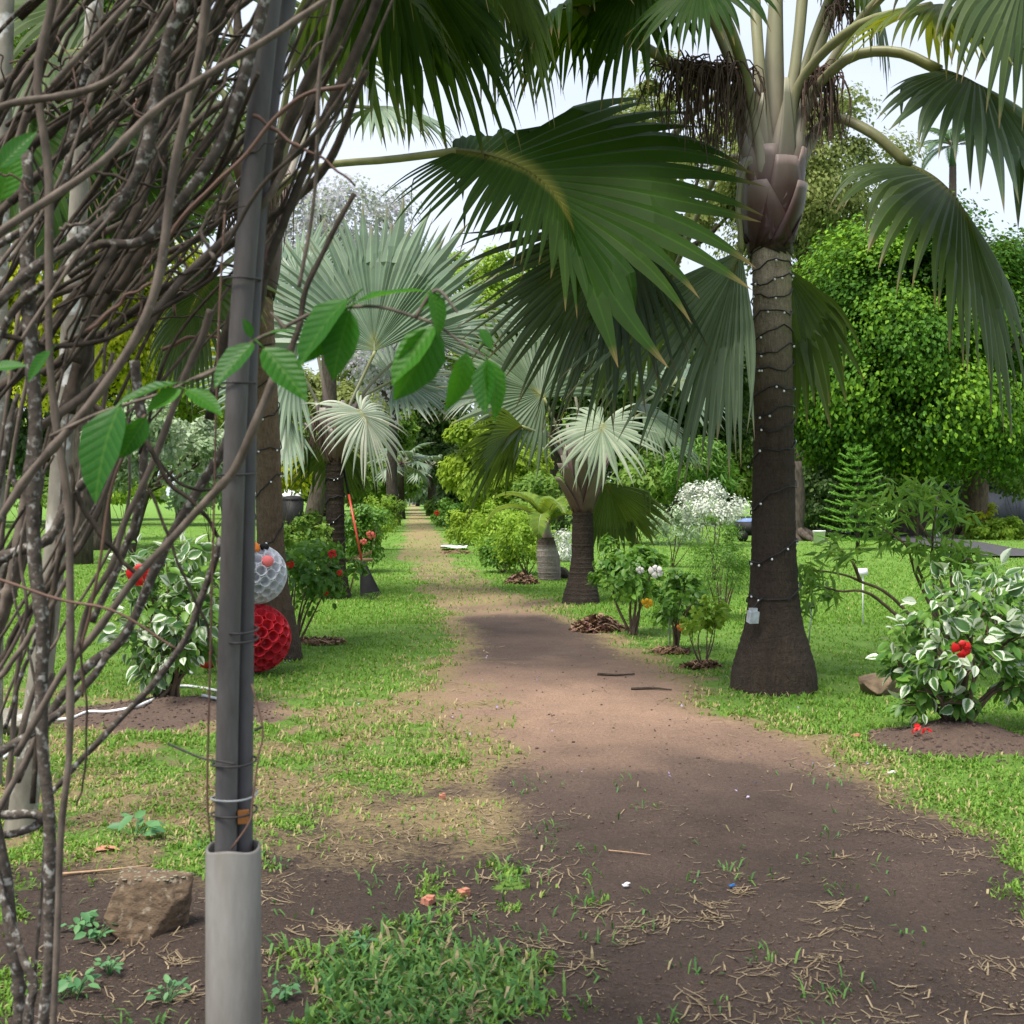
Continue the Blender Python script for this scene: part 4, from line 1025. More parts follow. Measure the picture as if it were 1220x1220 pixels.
# ------------------------------------------------------------------ feather palms
def feather(palm, base, az, el, L, n, llen, mat, droop=1.2, vee=.6, lw=.03, seed=0, sub=True):
    rg = np.random.default_rng(seed)
    K = 24; p = np.array(base, float); pts = [p.copy()]; e = el
    for k in range(K):
        e -= droop / K * (.5 + k / K)
        p = p + np.array([math.cos(az) * math.cos(e), math.sin(az) * math.cos(e), math.sin(e)]) * L / K
        pts.append(p.copy())
    pts = np.array(pts)
    f = np.linspace(.14, .99, n); c = np.stack([np.interp(f, np.linspace(0, 1, K + 1), pts[:, i]) for i in range(3)], -1)
    T = unit(np.gradient(c, axis=0)); S = unit(np.cross(T, np.array([0, 0, 1.]))); U = np.cross(S, T)
    mb = MB()
    for sd in (-1, 1):
        ll = llen * np.sin(np.clip(f, 0, 1) * math.pi * .86 + .28) * rg.uniform(.9, 1.1, n)
        D = unit(S * sd + T * .65 + U * vee)
        mid = c + D * (ll * .55)[:, None]; tip = mid + unit(D + np.array([0, 0, -.55])) * (ll * .45)[:, None]
        w = T * lw / 2
        v = np.stack([c - w * .5, c + w * .5, mid + w, mid - w, tip], 1)
        i = np.arange(n)[:, None] * 5
        mb.add(v, i + np.array([[0, 1, 2, 3]]), i + np.array([[3, 2, 4]]), np.repeat(rg.random(n), 5), np.tile([0, 0, .5, .5, 1], n))
    lf = mb.build('feather_leaf', M[mat], palm)
    mb = MB(); mb.tube(pts, np.linspace(.022, .004, K + 1) * max(.6, L / 1.6), 5); mb.build('midrib', M['petiole_small'], lf)
    return lf

YP = CAMZ * FPX / (691 - HOR)
b0 = P(655, 692, YP); t0 = P(650, 640, YP)
bp = thing('bottle_palm', 'short bottle palm with a fat grey trunk and arching feather leaves', 'palm tree', (b0[0], YP, 0))
mb, _, _ = trunk_mb(np.array([b0[0], YP, -.05]), t0, [(0, .20), (.25, .215), (.6, .205), (.85, .17), (1, .15)], 9, .03, 8); mb.build('trunk', M['trunk_grey'], bp)
mb = MB(); mb.tube(spline([t0 - np.array([0, 0, .03]), t0 + np.array([0, 0, .1]), t0 + np.array([.01, 0, .26])], 8), np.linspace(.14, .06, 8), 10); mb.build('crown_shaft', M['petiole_small'], bp)
for k, (az, el, L, dr) in enumerate([(3.25, 1.0, 1.35, 2.3), (3.05, 1.3, 1.25, 1.9), (-1.75, 1.0, 1.15, 2.9), (-.35, 1.0, 1.15, 3.0), (.3, 1.25, 1.15, 2.2), (2.5, 1.3, 1.2, 1.8), (-1.2, 1.35, 1.1, 2.4), (1.2, 1.3, 1.1, 2)]):
    feather(bp, t0 + np.array([0, 0, .16]), az, el, L, 46, .30, 'pinnate', dr, .55, .036, 300 + k)

YK = 72
t0 = P(1135, 196, YK); b0 = P(1135, HOR, YK)
rpalm = thing('royal_palm', 'tall distant royal palm with a feathery crown against the sky at upper right', 'palm tree', (b0[0], YK, 0))
mb, _, _ = trunk_mb(np.array([b0[0], YK, -.1]), t0, [(0, .40), (.4, .34), (1, .20)], 30, .01, 9, 12); mb.build('trunk', M['trunk_grey'], rpalm)
mb = MB(); mb.tube([t0 - np.array([0, 0, .1]), t0 + np.array([0, 0, 1.3])], np.array([.22, .10]), 10); mb.build('crown_shaft', M['royal'], rpalm)
for k in range(15):
    feather(rpalm, t0 + np.array([0, 0, 1.1]), k * 2.4, 1.2 - .075 * k, 2.6, 34, .55, 'royal', 1.5, .25, .08, 320 + k)

# ------------------------------------------------------------------ string lights wound round the trunks
M['wire'] = plain('black_wire', (.012, .012, .014), .5, .4)
M['bulb'] = plain('clear_bulb', (.75, .78, .82), .2, .7)
def lights(label, pts, rad, zs, nb, seed, r_=.006, br=.010):
    rg = np.random.default_rng(seed)
    root = thing('string_light', label, 'string light', (pts[0][0], pts[0][1], pts[0][2]), 'string lights wound round palm trunks')
    path = []
    for i in range(len(zs) - 1):
        for k in range(16):
            f = k / 16; path.append((zs[i] + (zs[i + 1] - zs[i]) * f + .030 * math.sin(k * .9 + i * 1.7) + .012 * math.sin(k * 2.3 + i), 2 * math.pi * f))
    z_ = (pts[:, 2] - pts[0, 2])
    line = []
    for z, a in path:
        R = np.interp(z, z_, rad) * 1.03 + .008; c = np.array([np.interp(z, z_, pts[:, 0]), np.interp(z, z_, pts[:, 1]), pts[0, 2] + z])
        line.append(c + np.array([math.cos(a), math.sin(a), 0]) * R)
    line = np.array(line)
    mb = MB(); mb.tube(line, r_, 5); mb.build('wire', M['wire'], root)
    b0 = MB(); b0.sphere(line[3], br, 6, 4); bo = b0.build('bulb', M['bulb'], root)
    for k in range(nb):
        i = rg.integers(0, len(line))
        o = bo.copy(); COL.objects.link(o); o.parent = root
        o.location = Vector([float(q) for q in (line[i] - line[3]) + np.array([rg.normal() * .01, -abs(rg.normal() * .008), -.015])])
    return root
lights('black string light spiralling up the big right palm trunk', big_pts, big_rad, [.66, .85, 1.24, 1.72, 2.02, 2.15, 2.28, 2.45, 2.62, 2.76, 2.9, 3.05, 3.18, 3.3, 3.42, 3.53], 70, 1)
lights('black string light wound up the brown trunk behind the grey pole', l_pts, l_rad, [.75, 1.3, 1.8, 2.05, 2.4, 2.7, 3.0], 20, 2)
lights('dark string light wound round the trunk of the blue grey palm', m_pts, m_rad, [.4, .9, 1.3, 1.6, 1.9], 10, 3, .008)

# ------------------------------------------------------------------ shrubs
def stems(mb, base, targets, r0, rg, bend=.15):
    for t in targets:
        t = np.array(t); m_ = base * .5 + t * .5 + np.array([rg.normal(), rg.normal(), .4]) * bend * np.linalg.norm(t - base) * .4
        mb.tube(spline([base + np.array([rg.normal(), rg.normal(), 0]) * r0 * 1.5, m_, t], 8), np.linspace(r0, r0 * .3, 8), 6)

FL = {}
def flower_mesh(key, col, r=.05):
    """five broad petals round a stamen column, opening towards -Y"""
    if key + 'm' not in M: M[key + 'm'] = leafmat('petal_' + key, [(0, tuple(c * .75 for c in col)), (1, col)], .25, col, .5, .3)
    mb = MB()
    for k in range(5):
        a = k * 2 * math.pi / 5 + .3
        ca, sa = math.cos(a), math.sin(a)
        loc = np.array([[0, 0, 0], [.34, .5, -.40], [.52, .9, -.28 + .2 * (k % 3)], [.05, 1.15, .10 - .25 * (k % 2)], [-.50, .95, -.05], [-.35, .5, -.36], [0, .6, -.55]]) * r * (.82 + .12 * ((k * 7) % 4))
        v = np.stack([loc[:, 0] * ca - loc[:, 1] * sa, loc[:, 2] + .02 * (k % 2), loc[:, 0] * sa + loc[:, 1] * ca], -1)
        mb.add(v, [[0, 1, 2, 6], [0, 6, 4, 5]], [[6, 2, 3], [6, 3, 4]], k / 5)
    mb.tube([(0, 0, 0), (0, -r * .9, r * .25)], np.array([.10, .06]) * r, 5)
    return mb
def flower(parent, pos, key, col, r=.05, rz=0.0, rx=0.0):
    if key not in FL:
        o = flower_mesh(key, col).build('flower', M[key + 'm'] if key + 'm' in M else None, None)
        FL[key] = o.data; bpy.data.objects.remove(o)
    o = link('flower', FL[key], parent)
    o.location = Vector([float(q) for q in np.array(pos) - ORG[parent.name]])
    s = r / .05
    o.scale = (s, s, s); o.rotation_euler = (rx, 0, rz)
    return o

def shrub(name, label, cpx, cpy, hw, hh, bpy_, mat, nleaf, leafm, ncl=22, crf=.34, cat='shrub', group=None, seed=0, bpx=None, templ='oval', nst=6, flowers=(), sr=.012, zmin=-.5, shell=(.35, .95), Yo=None, flat=.9, inner=.2):
    rg = np.random.default_rng(seed)
    Y = Yo or CAMZ * FPX / (bpy_ - HOR)
    c = P(cpx, cpy, Y); rx, rz = hw / FPX * Y, hh / FPX * Y
    bx = P(bpx if bpx is not None else cpx, HOR, Y)[0]
    bz = float(H(bx, Y))
    root = thing(name, label, cat, (bx, Y, bz - .02), group)
    p, nr, cr_, cc, cs = clumps(c, (rx, rx, rz), ncl, crf * min(rx, rz), nleaf, rg, zmin, flat=flat, shell=shell, inner=inner)
    p[:, 2] = np.maximum(p[:, 2], bz + .03)
    mb = MB()
    out = unit(p - c); 
    cloud(mb, p, nr, leafm, rg, templ, tipdir=out + np.array([0, 0, -.35]), rnd=np.clip(cr_ * .45 + rg.random(nleaf) * .55, 0, 1))
    tag(mb.build('foliage', M[mat], root), None, None, kind='stuff')
    b = MB(); stems(b, np.array([bx, Y, bz - .03]), cc[:nst], sr, rg)
    b.build('stem', M['stem_brown'], root)
    for (fx, fy, key, col, r_) in flowers:
        q = P(fx, fy, Y - rx * .9)
        flower(root, q, key, col, r_, rg.uniform(-.5, .5), rg.uniform(-.3, .3))
    return root

RED, WHT, YEL, PNK, ORA = (.62, .012, .015), (.78, .74, .74), (.75, .42, .02), (.75, .16, .14), (.75, .22, .04)
HB = 'hibiscus bushes along the track'
shrub('hibiscus_bush', 'glossy green hibiscus with a white flower beside the leaf pile right of the track', 752, 686, 47, 48, 757, 'leaf_shrub', 1500, .085, 26, .30, group=HB, seed=401, bpx=752, flowers=[(782, 680, 'white', WHT, .07), (763, 679, 'white', WHT, .04)], sr=.018, shell=(.3, 1))
shrub('hibiscus_bush', 'loose hibiscus with a yellow flower behind the black marker stake', 815, 722, 42, 48, 778, 'leaf_shrub', 800, .085, 22, .26, group=HB, seed=402, bpx=806, flowers=[(772, 718, 'yellow', YEL, .05), (812, 747, 'orange', ORA, .035)], sr=.016, shell=(.4, 1.0), inner=.05)
shrub('seedling_bush', 'small yellow green bush with bare lower twigs left of the big trunk', 838, 742, 26, 28, 795, 'leaf_light', 240, .08, 14, .3, seed=403, bpx=838, nst=6, sr=.009, shell=(.4, 1), inner=0)
shrub('fine_leaved_shrub', 'bushy fine leaved green shrub just left of the big palm trunk', 855, 674, 46, 60, 738, 'leaf_shrub', 3800, .055, 30, .28, seed=404, bpx=862, sr=.014, templ='lance')
shrub('white_flowering_shrub', 'white topped flowering shrub behind the fine leaved shrub', 848, 612, 46, 46, 690, 'white_bloom', 3600, .06, 26, .26, seed=405, bpx=850, Yo=22, sr=.014, templ='tri2', inner=.05, zmin=-.2)
shrub('white_flowering_shrub', 'low pale flowering shrub left of the taller white one', 800, 632, 40, 26, 690, 'leaf_pale', 2200, .07, 20, .3, seed=406, Yo=26)
shrub('white_flowering_shrub', 'white flowering shrub low behind the bottle palm', 668, 655, 22, 24, 690, 'white_bloom', 900, .07, 14, .3, seed=407, Yo=28)
shrub('broad_leaved_plant', 'dark glossy broad leaved plants behind the white shrub', 835, 560, 55, 42, 690, 'leaf_shrub', 2600, .28, 26, .3, seed=408, Yo=36, templ='lance', cat='plant')
shrub('broad_leaved_plant', 'broad leaved shrub left of the white flowering shrub', 760, 585, 55, 50, 690, 'leaf_mid', 2600, .22, 26, .3, seed=409, Yo=38, cat='plant')
# hedge bushes right of the track
shrub('hedge_bush', 'bright green bush next to the bottle palm', 628, 645, 40, 42, 684, 'leaf_light', 3000, .075, 30, .28, group=HB, seed=411, sr=.014, zmin=-.7)
shrub('hedge_bush', 'leafy dark green bush at the foot of the bright green one', 600, 660, 36, 26, 682, 'leaf_shrub', 2000, .075, 24, .28, group=HB, seed=412, zmin=-.7)
shrub('hedge_bush', 'tall light green bush left of the bottle palm leaves', 590, 634, 40, 36, 662, 'leaf_light', 2600, .09, 26, .28, group=HB, seed=413, zmin=-.7)
shrub('hedge_bush', 'grey green bush further along the right side', 556, 630, 24, 30, 650, 'leaf_feather', 1800, .11, 20, .3, group=HB, seed=414, zmin=-.8)
shrub('hedge_bush', 'dark green bush on the right far down the track', 534, 612, 18, 22, 632, 'leaf_shrub', 1300, .14, 18, .3, group=HB, seed=415, zmin=-.8, flowers=[(521, 611, 'red', RED, .10)])
shrub('hedge_bush', 'last small bush on the right where the track ends', 516, 605, 12, 14, 618, 'leaf_mid', 700, .2, 14, .3, group=HB, seed=416, zmin=-.8)
# hedge bushes left of the track
shrub('hedge_bush', 'bright hibiscus with a pink flower behind the rake', 432, 640, 34, 40, 682, 'leaf_shrub', 3000, .085, 28, .28, group=HB, seed=421, zmin=-.8, flowers=[(442, 637, 'pink', PNK, .09), (434, 645, 'pink', PNK, .06)])
shrub('hedge_bush', 'light green bush behind the pink flowering hibiscus', 450, 622, 24, 30, 655, 'leaf_light', 2000, .10, 22, .3, group=HB, seed=422, zmin=-.8)
shrub('hedge_bush', 'mid green bush further along the left side', 463, 610, 16, 22, 634, 'leaf_mid', 1300, .14, 18, .3, group=HB, seed=423, zmin=-.8)
shrub('hedge_bush', 'last small bush on the left where the track ends', 474, 603, 10, 14, 618, 'leaf_shrub', 700, .2, 14, .3, group=HB, seed=424, zmin=-.8)
shrub('hibiscus_bush', 'green hibiscus with small red flowers between the cup figure and the rake', 372, 690, 52, 56, 768, 'leaf_shrub', 1500, .085, 28, .26, group=HB, seed=425, bpx=352, sr=.015, shell=(.35, 1), flowers=[(396, 659, 'red', RED, .045), (347, 672, 'red', RED, .035), (405, 682, 'red', RED, .03), (388, 706, 'red', RED, .03)], inner=.1)
shrub('hibiscus_bush', 'dark green hibiscus left of the silver palm trunk', 362, 645, 36, 40, 715, 'leaf_mid', 1500, .08, 22, .28, group=HB, seed=426)
# far bushes on both lawns
shrub('round_bush', 'clipped round yellow green bush on the lawn at the right edge', 1190, 634, 38, 22, 655, 'leaf_light', 3000, .17, 30, .34, seed=431, bpx=1178, Yo=42, sr=.06, zmin=-.35)
shrub('round_bush', 'small yellow green bush in front of the grey wall', 1165, 618, 22, 18, 655, 'leaf_yellow', 1200, .17, 18, .34, seed=432, Yo=47)
shrub('round_bush', 'dark bush under the dome tree beside the road', 1120, 600, 40, 28, 655, 'leaf_dark', 2400, .2, 22, .34, seed=433, Yo=52, zmin=-.9)
shrub('round_bush', 'dark undergrowth at the foot of the dome tree', 985, 600, 60, 46, 655, 'leaf_dark', 4500, .2, 30, .34, seed=434, Yo=44, zmin=-.9)
for k, (cx_, cy_, hw_, hh_, Y_, mt, lab) in enumerate([
        (40, 585, 70, 26, 40, 'leaf_mid', 'green bush at the back of the left lawn'), (150, 578, 60, 24, 42, 'leaf_light', 'light bush at the back of the left lawn'),
        (250, 582, 55, 30, 36, 'leaf_pale', 'white mottled bush behind the grey pole'), (335, 560, 40, 34, 40, 'leaf_yellow', 'yellow green bush left of the silver palm trunk'),
        (640, 600, 40, 40, 42, 'leaf_mid', 'green bush behind the bottle palm'), (700, 600, 50, 42, 46, 'leaf_dark', 'dark bush behind the young palm trunk'),
        (1215, 560, 40, 50, 50, 'leaf_mid', 'green bush by the wall at the right edge')]):
    shrub('lawn_bush', lab, cx_, cy_, hw_, hh_, 690, mt, 2200, .2, 22, .32, group='bushes at the back of the lawns', seed=440 + k, Yo=Y_, zmin=-.9)

# --- the two nearest hibiscus bushes: every leaf a piece of its own
M['varieg'] = leafmat('variegated_hibiscus_leaf', [(0, (.035, .10, .02)), (.6, (.07, .16, .03)), (1, (.12, .22, .05))], .22, (.2, .34, .06), .35, .5, obj=True, variegated=.325)
M['varieg2'] = leafmat('part_variegated_leaf', [(0, (.035, .10, .02)), (.6, (.07, .16, .03)), (1, (.12, .22, .05))], .22, (.2, .34, .06), .35, .5, obj=True, variegated=.285)
def leaf_data(name, mat, w=.34, curl=.16):
    """pointed oval leaf, cupped along its midrib, with a short stalk"""
    mb = MB(); ys_ = [0, .12, .32, .58, .82, 1.0]; ws_ = [.02, .55, .95, .9, .5, .02]
    V, U = [], []
    for y, w_ in zip(ys_, ws_):
        z = -curl * y * y
        for g in (-1, -.5, 0, .5, 1):
            V.append((g * w_ * w, y, z + .13 * w_ * w * abs(g) * 2 + (.02 if abs(g) == 1 and y in (.32, .82) else 0))); U.append(abs(g))
    i = np.arange(5)[:, None] * 5 + np.arange(4)[None]
    q = np.stack([i, i + 1, i + 6, i + 5], -1).reshape(-1, 4)
    mb.add(np.array(V), q, None, .5, np.array(U))
    mb.tube([(0, -.22, -.03), (0, .02, 0)], .012, 4); mb.u[-1] = np.zeros(len(mb.u[-1]), np.float32)
    o = mb.build(name, mat, None); me = o.data; bpy.data.objects.remove(o); return me

def placed(me, parent, p, tip, nrm, size, name='leaf'):
    t = unit(np.array(tip, float)); n_ = np.array(nrm, float); n_ = unit(n_ - t * t.dot(n_)); s = np.cross(t, n_)
    o = link(name, me, parent)
    from mathutils import Matrix
    m_ = Matrix(((s[0], t[0], n_[0], 0), (s[1], t[1], n_[1], 0), (s[2], t[2], n_[2], 0), (0, 0, 0, 1))) @ Matrix.Diagonal((size, size, size, 1))
    m_.translation = Vector([float(q) for q in np.array(p) - ORG[parent.name]])
    o.matrix_local = m_
    return o

LV = [leaf_data('hibiscus_leaf', M['varieg'], w_, c_) for w_, c_ in ((.32, .15), (.36, .30), (.28, .05))]
LV2 = [leaf_data('hibiscus_leaf', M['varieg2'], w_, c_) for w_, c_ in ((.32, .15), (.36, .30), (.28, .05))]
def near_bush(label, Y, bpx, c_list, nleaf, leafm, meshes, flowers, seed, n_extra=0):
    rg = np.random.default_rng(seed)
    bx = P(bpx, HOR, Y)[0]; bz = float(H(bx, Y)); base = np.array([bx, Y, bz - .03])
    root = thing('hibiscus_bush', label, 'shrub', (bx, Y, bz - .02), HB)
    shoots = []
    for (cx_, cy_, dy, r_) in c_list:
        shoots.append((P(cx_, cy_, Y + dy), r_ / FPX * Y))
    for (e, r_) in shoots:
        b = MB()
        d = e - base
        m_ = base + d * .5 + np.array([rg.normal() * .06, rg.normal() * .06, .08])
        pts = spline([base + rg.normal(size=3) * [.04, .04, 0], m_, e], 9)
        b.tube(pts, np.linspace(.016, .005, 9), 6)
        for k in range(3):
            q_ = e + rand_unit(1, rg)[0] * r_ * .8
            b.tube(spline([pts[5], (pts[6] + q_) / 2, q_], 5), np.linspace(.006, .0025, 5), 5)
        b.build('branch', M['stem_brown'], root)
    c0 = np.mean([s[0] for s in shoots], 0)
    w = np.array([s[1] ** 2 for s in shoots]); w /= w.sum()
    for k in range(nleaf):
        e, r_ = shoots[rg.choice(len(shoots), p=w)]
        d = rand_unit(1, rg)[0]; d[2] = d[2] * .8 + .15
        p = e + d * r_ * (.45 + .55 * rg.random() ** .6)
        if p[2] < bz + .06: continue
        o_ = unit(p - c0)
        tip = unit(d * .7 + o_ * .5 + np.array([0, -.25, -.35]) + .55 * rg.normal(size=3))
        nr = unit(d * .4 + o_ * .5 + np.array([0, -.35, .7]) + .55 * rg.normal(size=3))
        placed(meshes[rg.integers(0, 3)], root, p, tip, nr, leafm * rg.uniform(.65, 1.2))
    mb = MB()
    for e, r_ in shoots:
        m_ = n_extra
        d = rand_unit(m_, rg); p = e + np.array([0, .08, -.02]) + d * r_ * (.35 + .65 * rg.random((m_, 1)))
        p[:, 2] = np.maximum(p[:, 2], bz + .1)
        cloud(mb, p, d * .5 + np.array([0, -.3, .8]), leafm * .85, rg, 'oval', tipdir=d + np.array([0, 0, -.5]))
    tag(mb.build('inner_foliage', M['leaf_shrub'], root), None, None, kind='stuff')
    for (fx, fy, dy, key, col, r_) in flowers:
        flower(root, P(fx, fy, Y + dy), key, col, r_, rg.uniform(-.3, .3))
    return root
YH = CAMZ * FPX / (880 - HOR)
near_bush('large variegated hibiscus with one red flower on the mound at right', YH, 1138,
          [(1120, 735, -.1, 38), (1160, 725, -.15, 42), (1085, 760, 0, 30), (1205, 715, 0, 40), (1240, 740, -.1, 45), (1120, 790, -.3, 34), (1160, 780, -.35, 34), (1200, 770, -.2, 36), (1215, 815, -.1, 30), (1100, 820, -.1, 24), (1140, 700, .2, 36), (1185, 700, .25, 36), (1085, 845, -.1, 18), (1150, 838, -.2, 22), (1070, 790, .15, 24), (1265, 790, 0, 40)],
          298, .104, LV, [(1148, 772, -.52, 'red', RED, .052)], 501, 62)
YHL = CAMZ * FPX / (845 - HOR)
near_bush('variegated hibiscus with a red flower behind the vines on the left', YHL, 198,
          [(200, 690, -.1, 38), (165, 700, 0, 34), (235, 695, 0, 34), (180, 735, -.2, 36), (225, 735, -.2, 36), (160, 765, -.1, 28), (205, 775, -.25, 34), (240, 765, -.1, 28), (215, 665, .15, 28), (165, 665, .15, 26), (180, 800, -.1, 22), (255, 725, .1, 26)],
          285, .105, LV2, [(168, 683, -.4, 'red', RED, .075)], 502, 60)

# --- spindly tree with drooping finger leaves behind the right hibiscus
M['finger'] = leafmat('drooping_leaflet', [(0, (.09, .21, .035)), (1, (.22, .38, .06))], .36, (.32, .52, .06), .45, .25)
YS = 10.4
rt = P(1150, 800, YS)
sp_ = thing('spindly_shrub', 'open spindly shrub with drooping finger leaves between the big trunk and the pine', 'shrub', (rt[0], YS, 0))
z2 = lambda x, y: (860 + x / 3.389, 560 + y / 3.389)
BR = [[(900, 760), (700, 525), (560, 450), (480, 420), (345, 400)], [(900, 760), (670, 555), (570, 490), (480, 490), (390, 470), (340, 500)], [(900, 760), (800, 460), (770, 380), (740, 300), (640, 230)],
      [(900, 760), (810, 440), (785, 350), (790, 200), (765, 60)], [(900, 760), (935, 490), (945, 420), (990, 360), (1040, 390)], [(900, 760), (860, 480), (850, 300), (865, 150), (880, 90)], [(900, 760), (930, 480), (925, 330), (950, 180)], [(560, 450), (520, 360), (445, 300)], [(850, 300), (760, 180), (600, 140)]]
for br in BR:
    b = MB(); n_ = len(br); b.tube(spline([P(*z2(*q), YS + .1 * math.sin(i * 2 + len(br))) if not (i == 0 and q == (900, 760)) else rt * [1, 1, 0] for i, q in enumerate(br)], 20), np.linspace(.016, .006, 20), 6); b.build('branch', M['stem_brown'], sp_)
rg = np.random.default_rng(77)
for (x, y) in [(340, 390), (445, 300), (515, 330), (420, 480), (640, 230), (765, 55), (800, 70), (880, 95), (950, 165), (850, 310), (780, 310), (930, 290), (1010, 330), (1040, 395), (880, 400), (600, 130), (690, 110), (345, 420), (740, 160), (820, 130), (900, 180), (700, 270), (960, 350), (345, 500)]:
    hub = P(*z2(x, y), YS + rg.normal() * .12)
    mb = MB()
    n_ = 26
    d = rand_unit(n_, rg); d[:, 2] = -abs(d[:, 2]) * .6 - .25
    pp = hub + rg.normal(size=(n_, 3)) * .06 + d * .05
    cloud(mb, pp, rand_unit(n_, rg) + np.array([0, -.3, .8]), .17, rg, 'lance', tipdir=d)
    tag(mb.build('leaf_cluster', M['finger'], sp_), None, None, kind='stuff')

# --- norfolk pine
M['pine'] = leafmat('pine_needle', [(0, (.09, .24, .035)), (1, (.20, .40, .05))], .3, (.3, .52, .06), .55, .2)
YN = 34; b0 = P(1022, HOR, YN); zt = P(1022, 530, YN)[2]
pine = thing('pine_tree', 'young star shaped pine with flat tiers of branches on the right lawn', 'pine tree', (b0[0], YN, 0))
mb = MB(); mb.tube([(b0[0], YN, -.1), (b0[0], YN, zt)], np.array([.06, .012]), 8); mb.build('trunk', M['bark'], pine)
rg = np.random.default_rng(78)
for k in range(12):
    z = .30 + (zt - .42) * (k / 11) ** .92
    L = 1.0 * (1 - k / 13.5) ** .75 + .12
    for j in range(6):
        a = j * 1.047 + k * .5
        pts = spline([(b0[0], YN, z), (b0[0] + math.cos(a) * L * .5, YN + math.sin(a) * L * .5, z - .03), (b0[0] + math.cos(a) * L, YN + math.sin(a) * L, z + .10)], 10)
        mb = MB(); mb.tube(pts, .022, 5, cap=False)
        f = rg.random(90); c = np.stack([np.interp(f, np.linspace(0, 1, 10), pts[:, i]) for i in range(3)], -1)
        sd = np.array([-math.sin(a), math.cos(a), 0]) * np.where(rg.random(90) < .5, -1, 1)[:, None] + np.array([math.cos(a), math.sin(a), 0]) * .7 + np.array([0, 0, .35])
        cloud(mb, c + sd * .02, rand_unit(90, rg) + np.array([0, -.3, .5]), .15 * (1 - .5 * f), rg, 'lance', tipdir=sd)
        mb.build('branch', M['pine'], pine)

# ------------------------------------------------------------------ road, wall and small things on the far lawn
M['asphalt'] = plain('asphalt', (.060, .058, .064), .9, .2, 6, .2)
M['stonewall'] = plain('blue_grey_wall', (.085, .095, .13), .85, .2, 3, .2, .3)
M['white'] = plain('white_plastic', (.74, .75, .76), .45, .4, 6, .06)
M['grey_metal'] = plain('grey_metal', (.30, .32, .33), .5, .4, 8, .15)
M['black'] = plain('black_plastic', (.012, .012, .013), .6, .2, 8, .3)
M['sign_black'] = plain('black_sign_plate', (.016, .017, .016), .5, .4, 8, .2)
M['steel_green'] = plain('grey_green_stake', (.16, .20, .17), .5, .4, 8, .2)
M['redpaint'] = plain('red_handle', (.50, .055, .035), .4, .5, 8, .15)
M['wood'] = plain('light_wood', (.34, .22, .13), .7, .3, 12, .3, .2, (1, 8, 1))
M['stone'] = barkmat('brown_stone', (.16, .115, .075), (.22, .20, .17), .30, 18, 9, (1, 1, 1), .8)
M['stone_lichen'] = barkmat('lichened_stone', (.115, .080, .052), (.24, .20, .15), .36, 34, 26, (1, 1, 1.6), 1.0)
M['lichen'] = plain('pale_lichen', (.20, .195, .14), .95, .1, 60, .25)
M['brick'] = plain('broken_brick', (.40, .17, .115), .9, .2, 30, .2, .3)
M['tan'] = plain('tan_plaster', (.42, .28, .17), .85, .2, 5, .12)
M['bluecloth'] = plain('blue_sheet', (.12, .18, .36), .7, .3, 8, .2)

mb = MB()
rd = [(985, 632), (1010, 636), (1040, 640), (1075, 643), (1110, 648), (1150, 655), (1230, 668)]
L_, R_ = [], []
cen = spline([P(px_, HOR, 1) * 0 + np.array([*G0(px_, py_ - 3), 0.0]) for px_, py_ in rd], 30)
tt = unit(np.gradient(cen, axis=0)); sd = np.stack([-tt[:, 1], tt[:, 0], np.zeros(30)], -1)
v = np.concatenate([cen + sd * 1.0, cen - sd * 1.0]); v[:, 2] = H(v[:, 0], v[:, 1]) + .05
i = np.arange(29)[:, None]
mb.add(v, i + np.array([[30, 31, 1, 0]]))
tag(mb.build('road', M['asphalt']), None, None, kind='structure')

w0 = P(1118, HOR, 52); mb = MB()
mb.box((w0[0] + 4.5, 52, .85), (9.5, .3, 2.0), .12)
w = thing('garden_wall', 'low blue grey wall at the far right behind the lawn', 'wall', (w0[0] + 4.5, 52, 0))
mb.build('wall', M['stonewall'], w)
mb = MB(); mb.box((w0[0] + 4.5, 52, 1.9), (9.6, .42, .10), .12); mb.build('coping', M['stonewall'], w)

p0 = P(1115, HOR, 43)
post = thing('lamp_post', 'slim grey post with a white foot beside the road', 'post', (p0[0], 43, 0))
mb = MB(); mb.tube([(p0[0], 43, 0), (p0[0], 43, 2.35)], np.array([.085, .06]), 10); mb.build('pole', M['grey_metal'], post)
mb = MB(); mb.tube([(p0[0], 43, -.02), (p0[0], 43, .14), (p0[0], 43, .20)], np.array([.15, .15, .10]), 12); mb.build('foot', M['white'], post)
mb = MB(); mb.sphere((p0[0], 43, 2.38), (.08, .08, .05), 8, 5); mb.build('cap', M['grey_metal'], post)

def bigtrunk(name, label, px_, Y_, r_, ztop, mat, flare, seed):
    rg = np.random.default_rng(seed); x = P(px_, HOR, Y_)[0]
    t_ = thing(name, label, 'tree trunk', (x, Y_, 0))
    mb = MB(); mb.tube(spline([(x, Y_, -.1), (x, Y_, .35), (x + .1, Y_, ztop * .5), (x, Y_, ztop)], 14), np.interp(np.linspace(0, 1, 14), [0, .12, .3, 1], [r_ * flare, r_ * 1.25, r_, r_ * .85]), 14); mb.build('trunk', M[mat], t_)
    for k in range(6):
        a = k * 1.05 + rg.uniform(-.3, .3); L = r_ * rg.uniform(2.2, 3.6)
        mb = MB(); mb.tube(spline([(x, Y_, .45), (x + math.cos(a) * L * .5, Y_ + math.sin(a) * L * .5, .16), (x + math.cos(a) * L, Y_ + math.sin(a) * L, -.08)], 8), np.linspace(r_ * .6, r_ * .15, 8), 7); mb.build('root', M[mat], t_)
    return t_
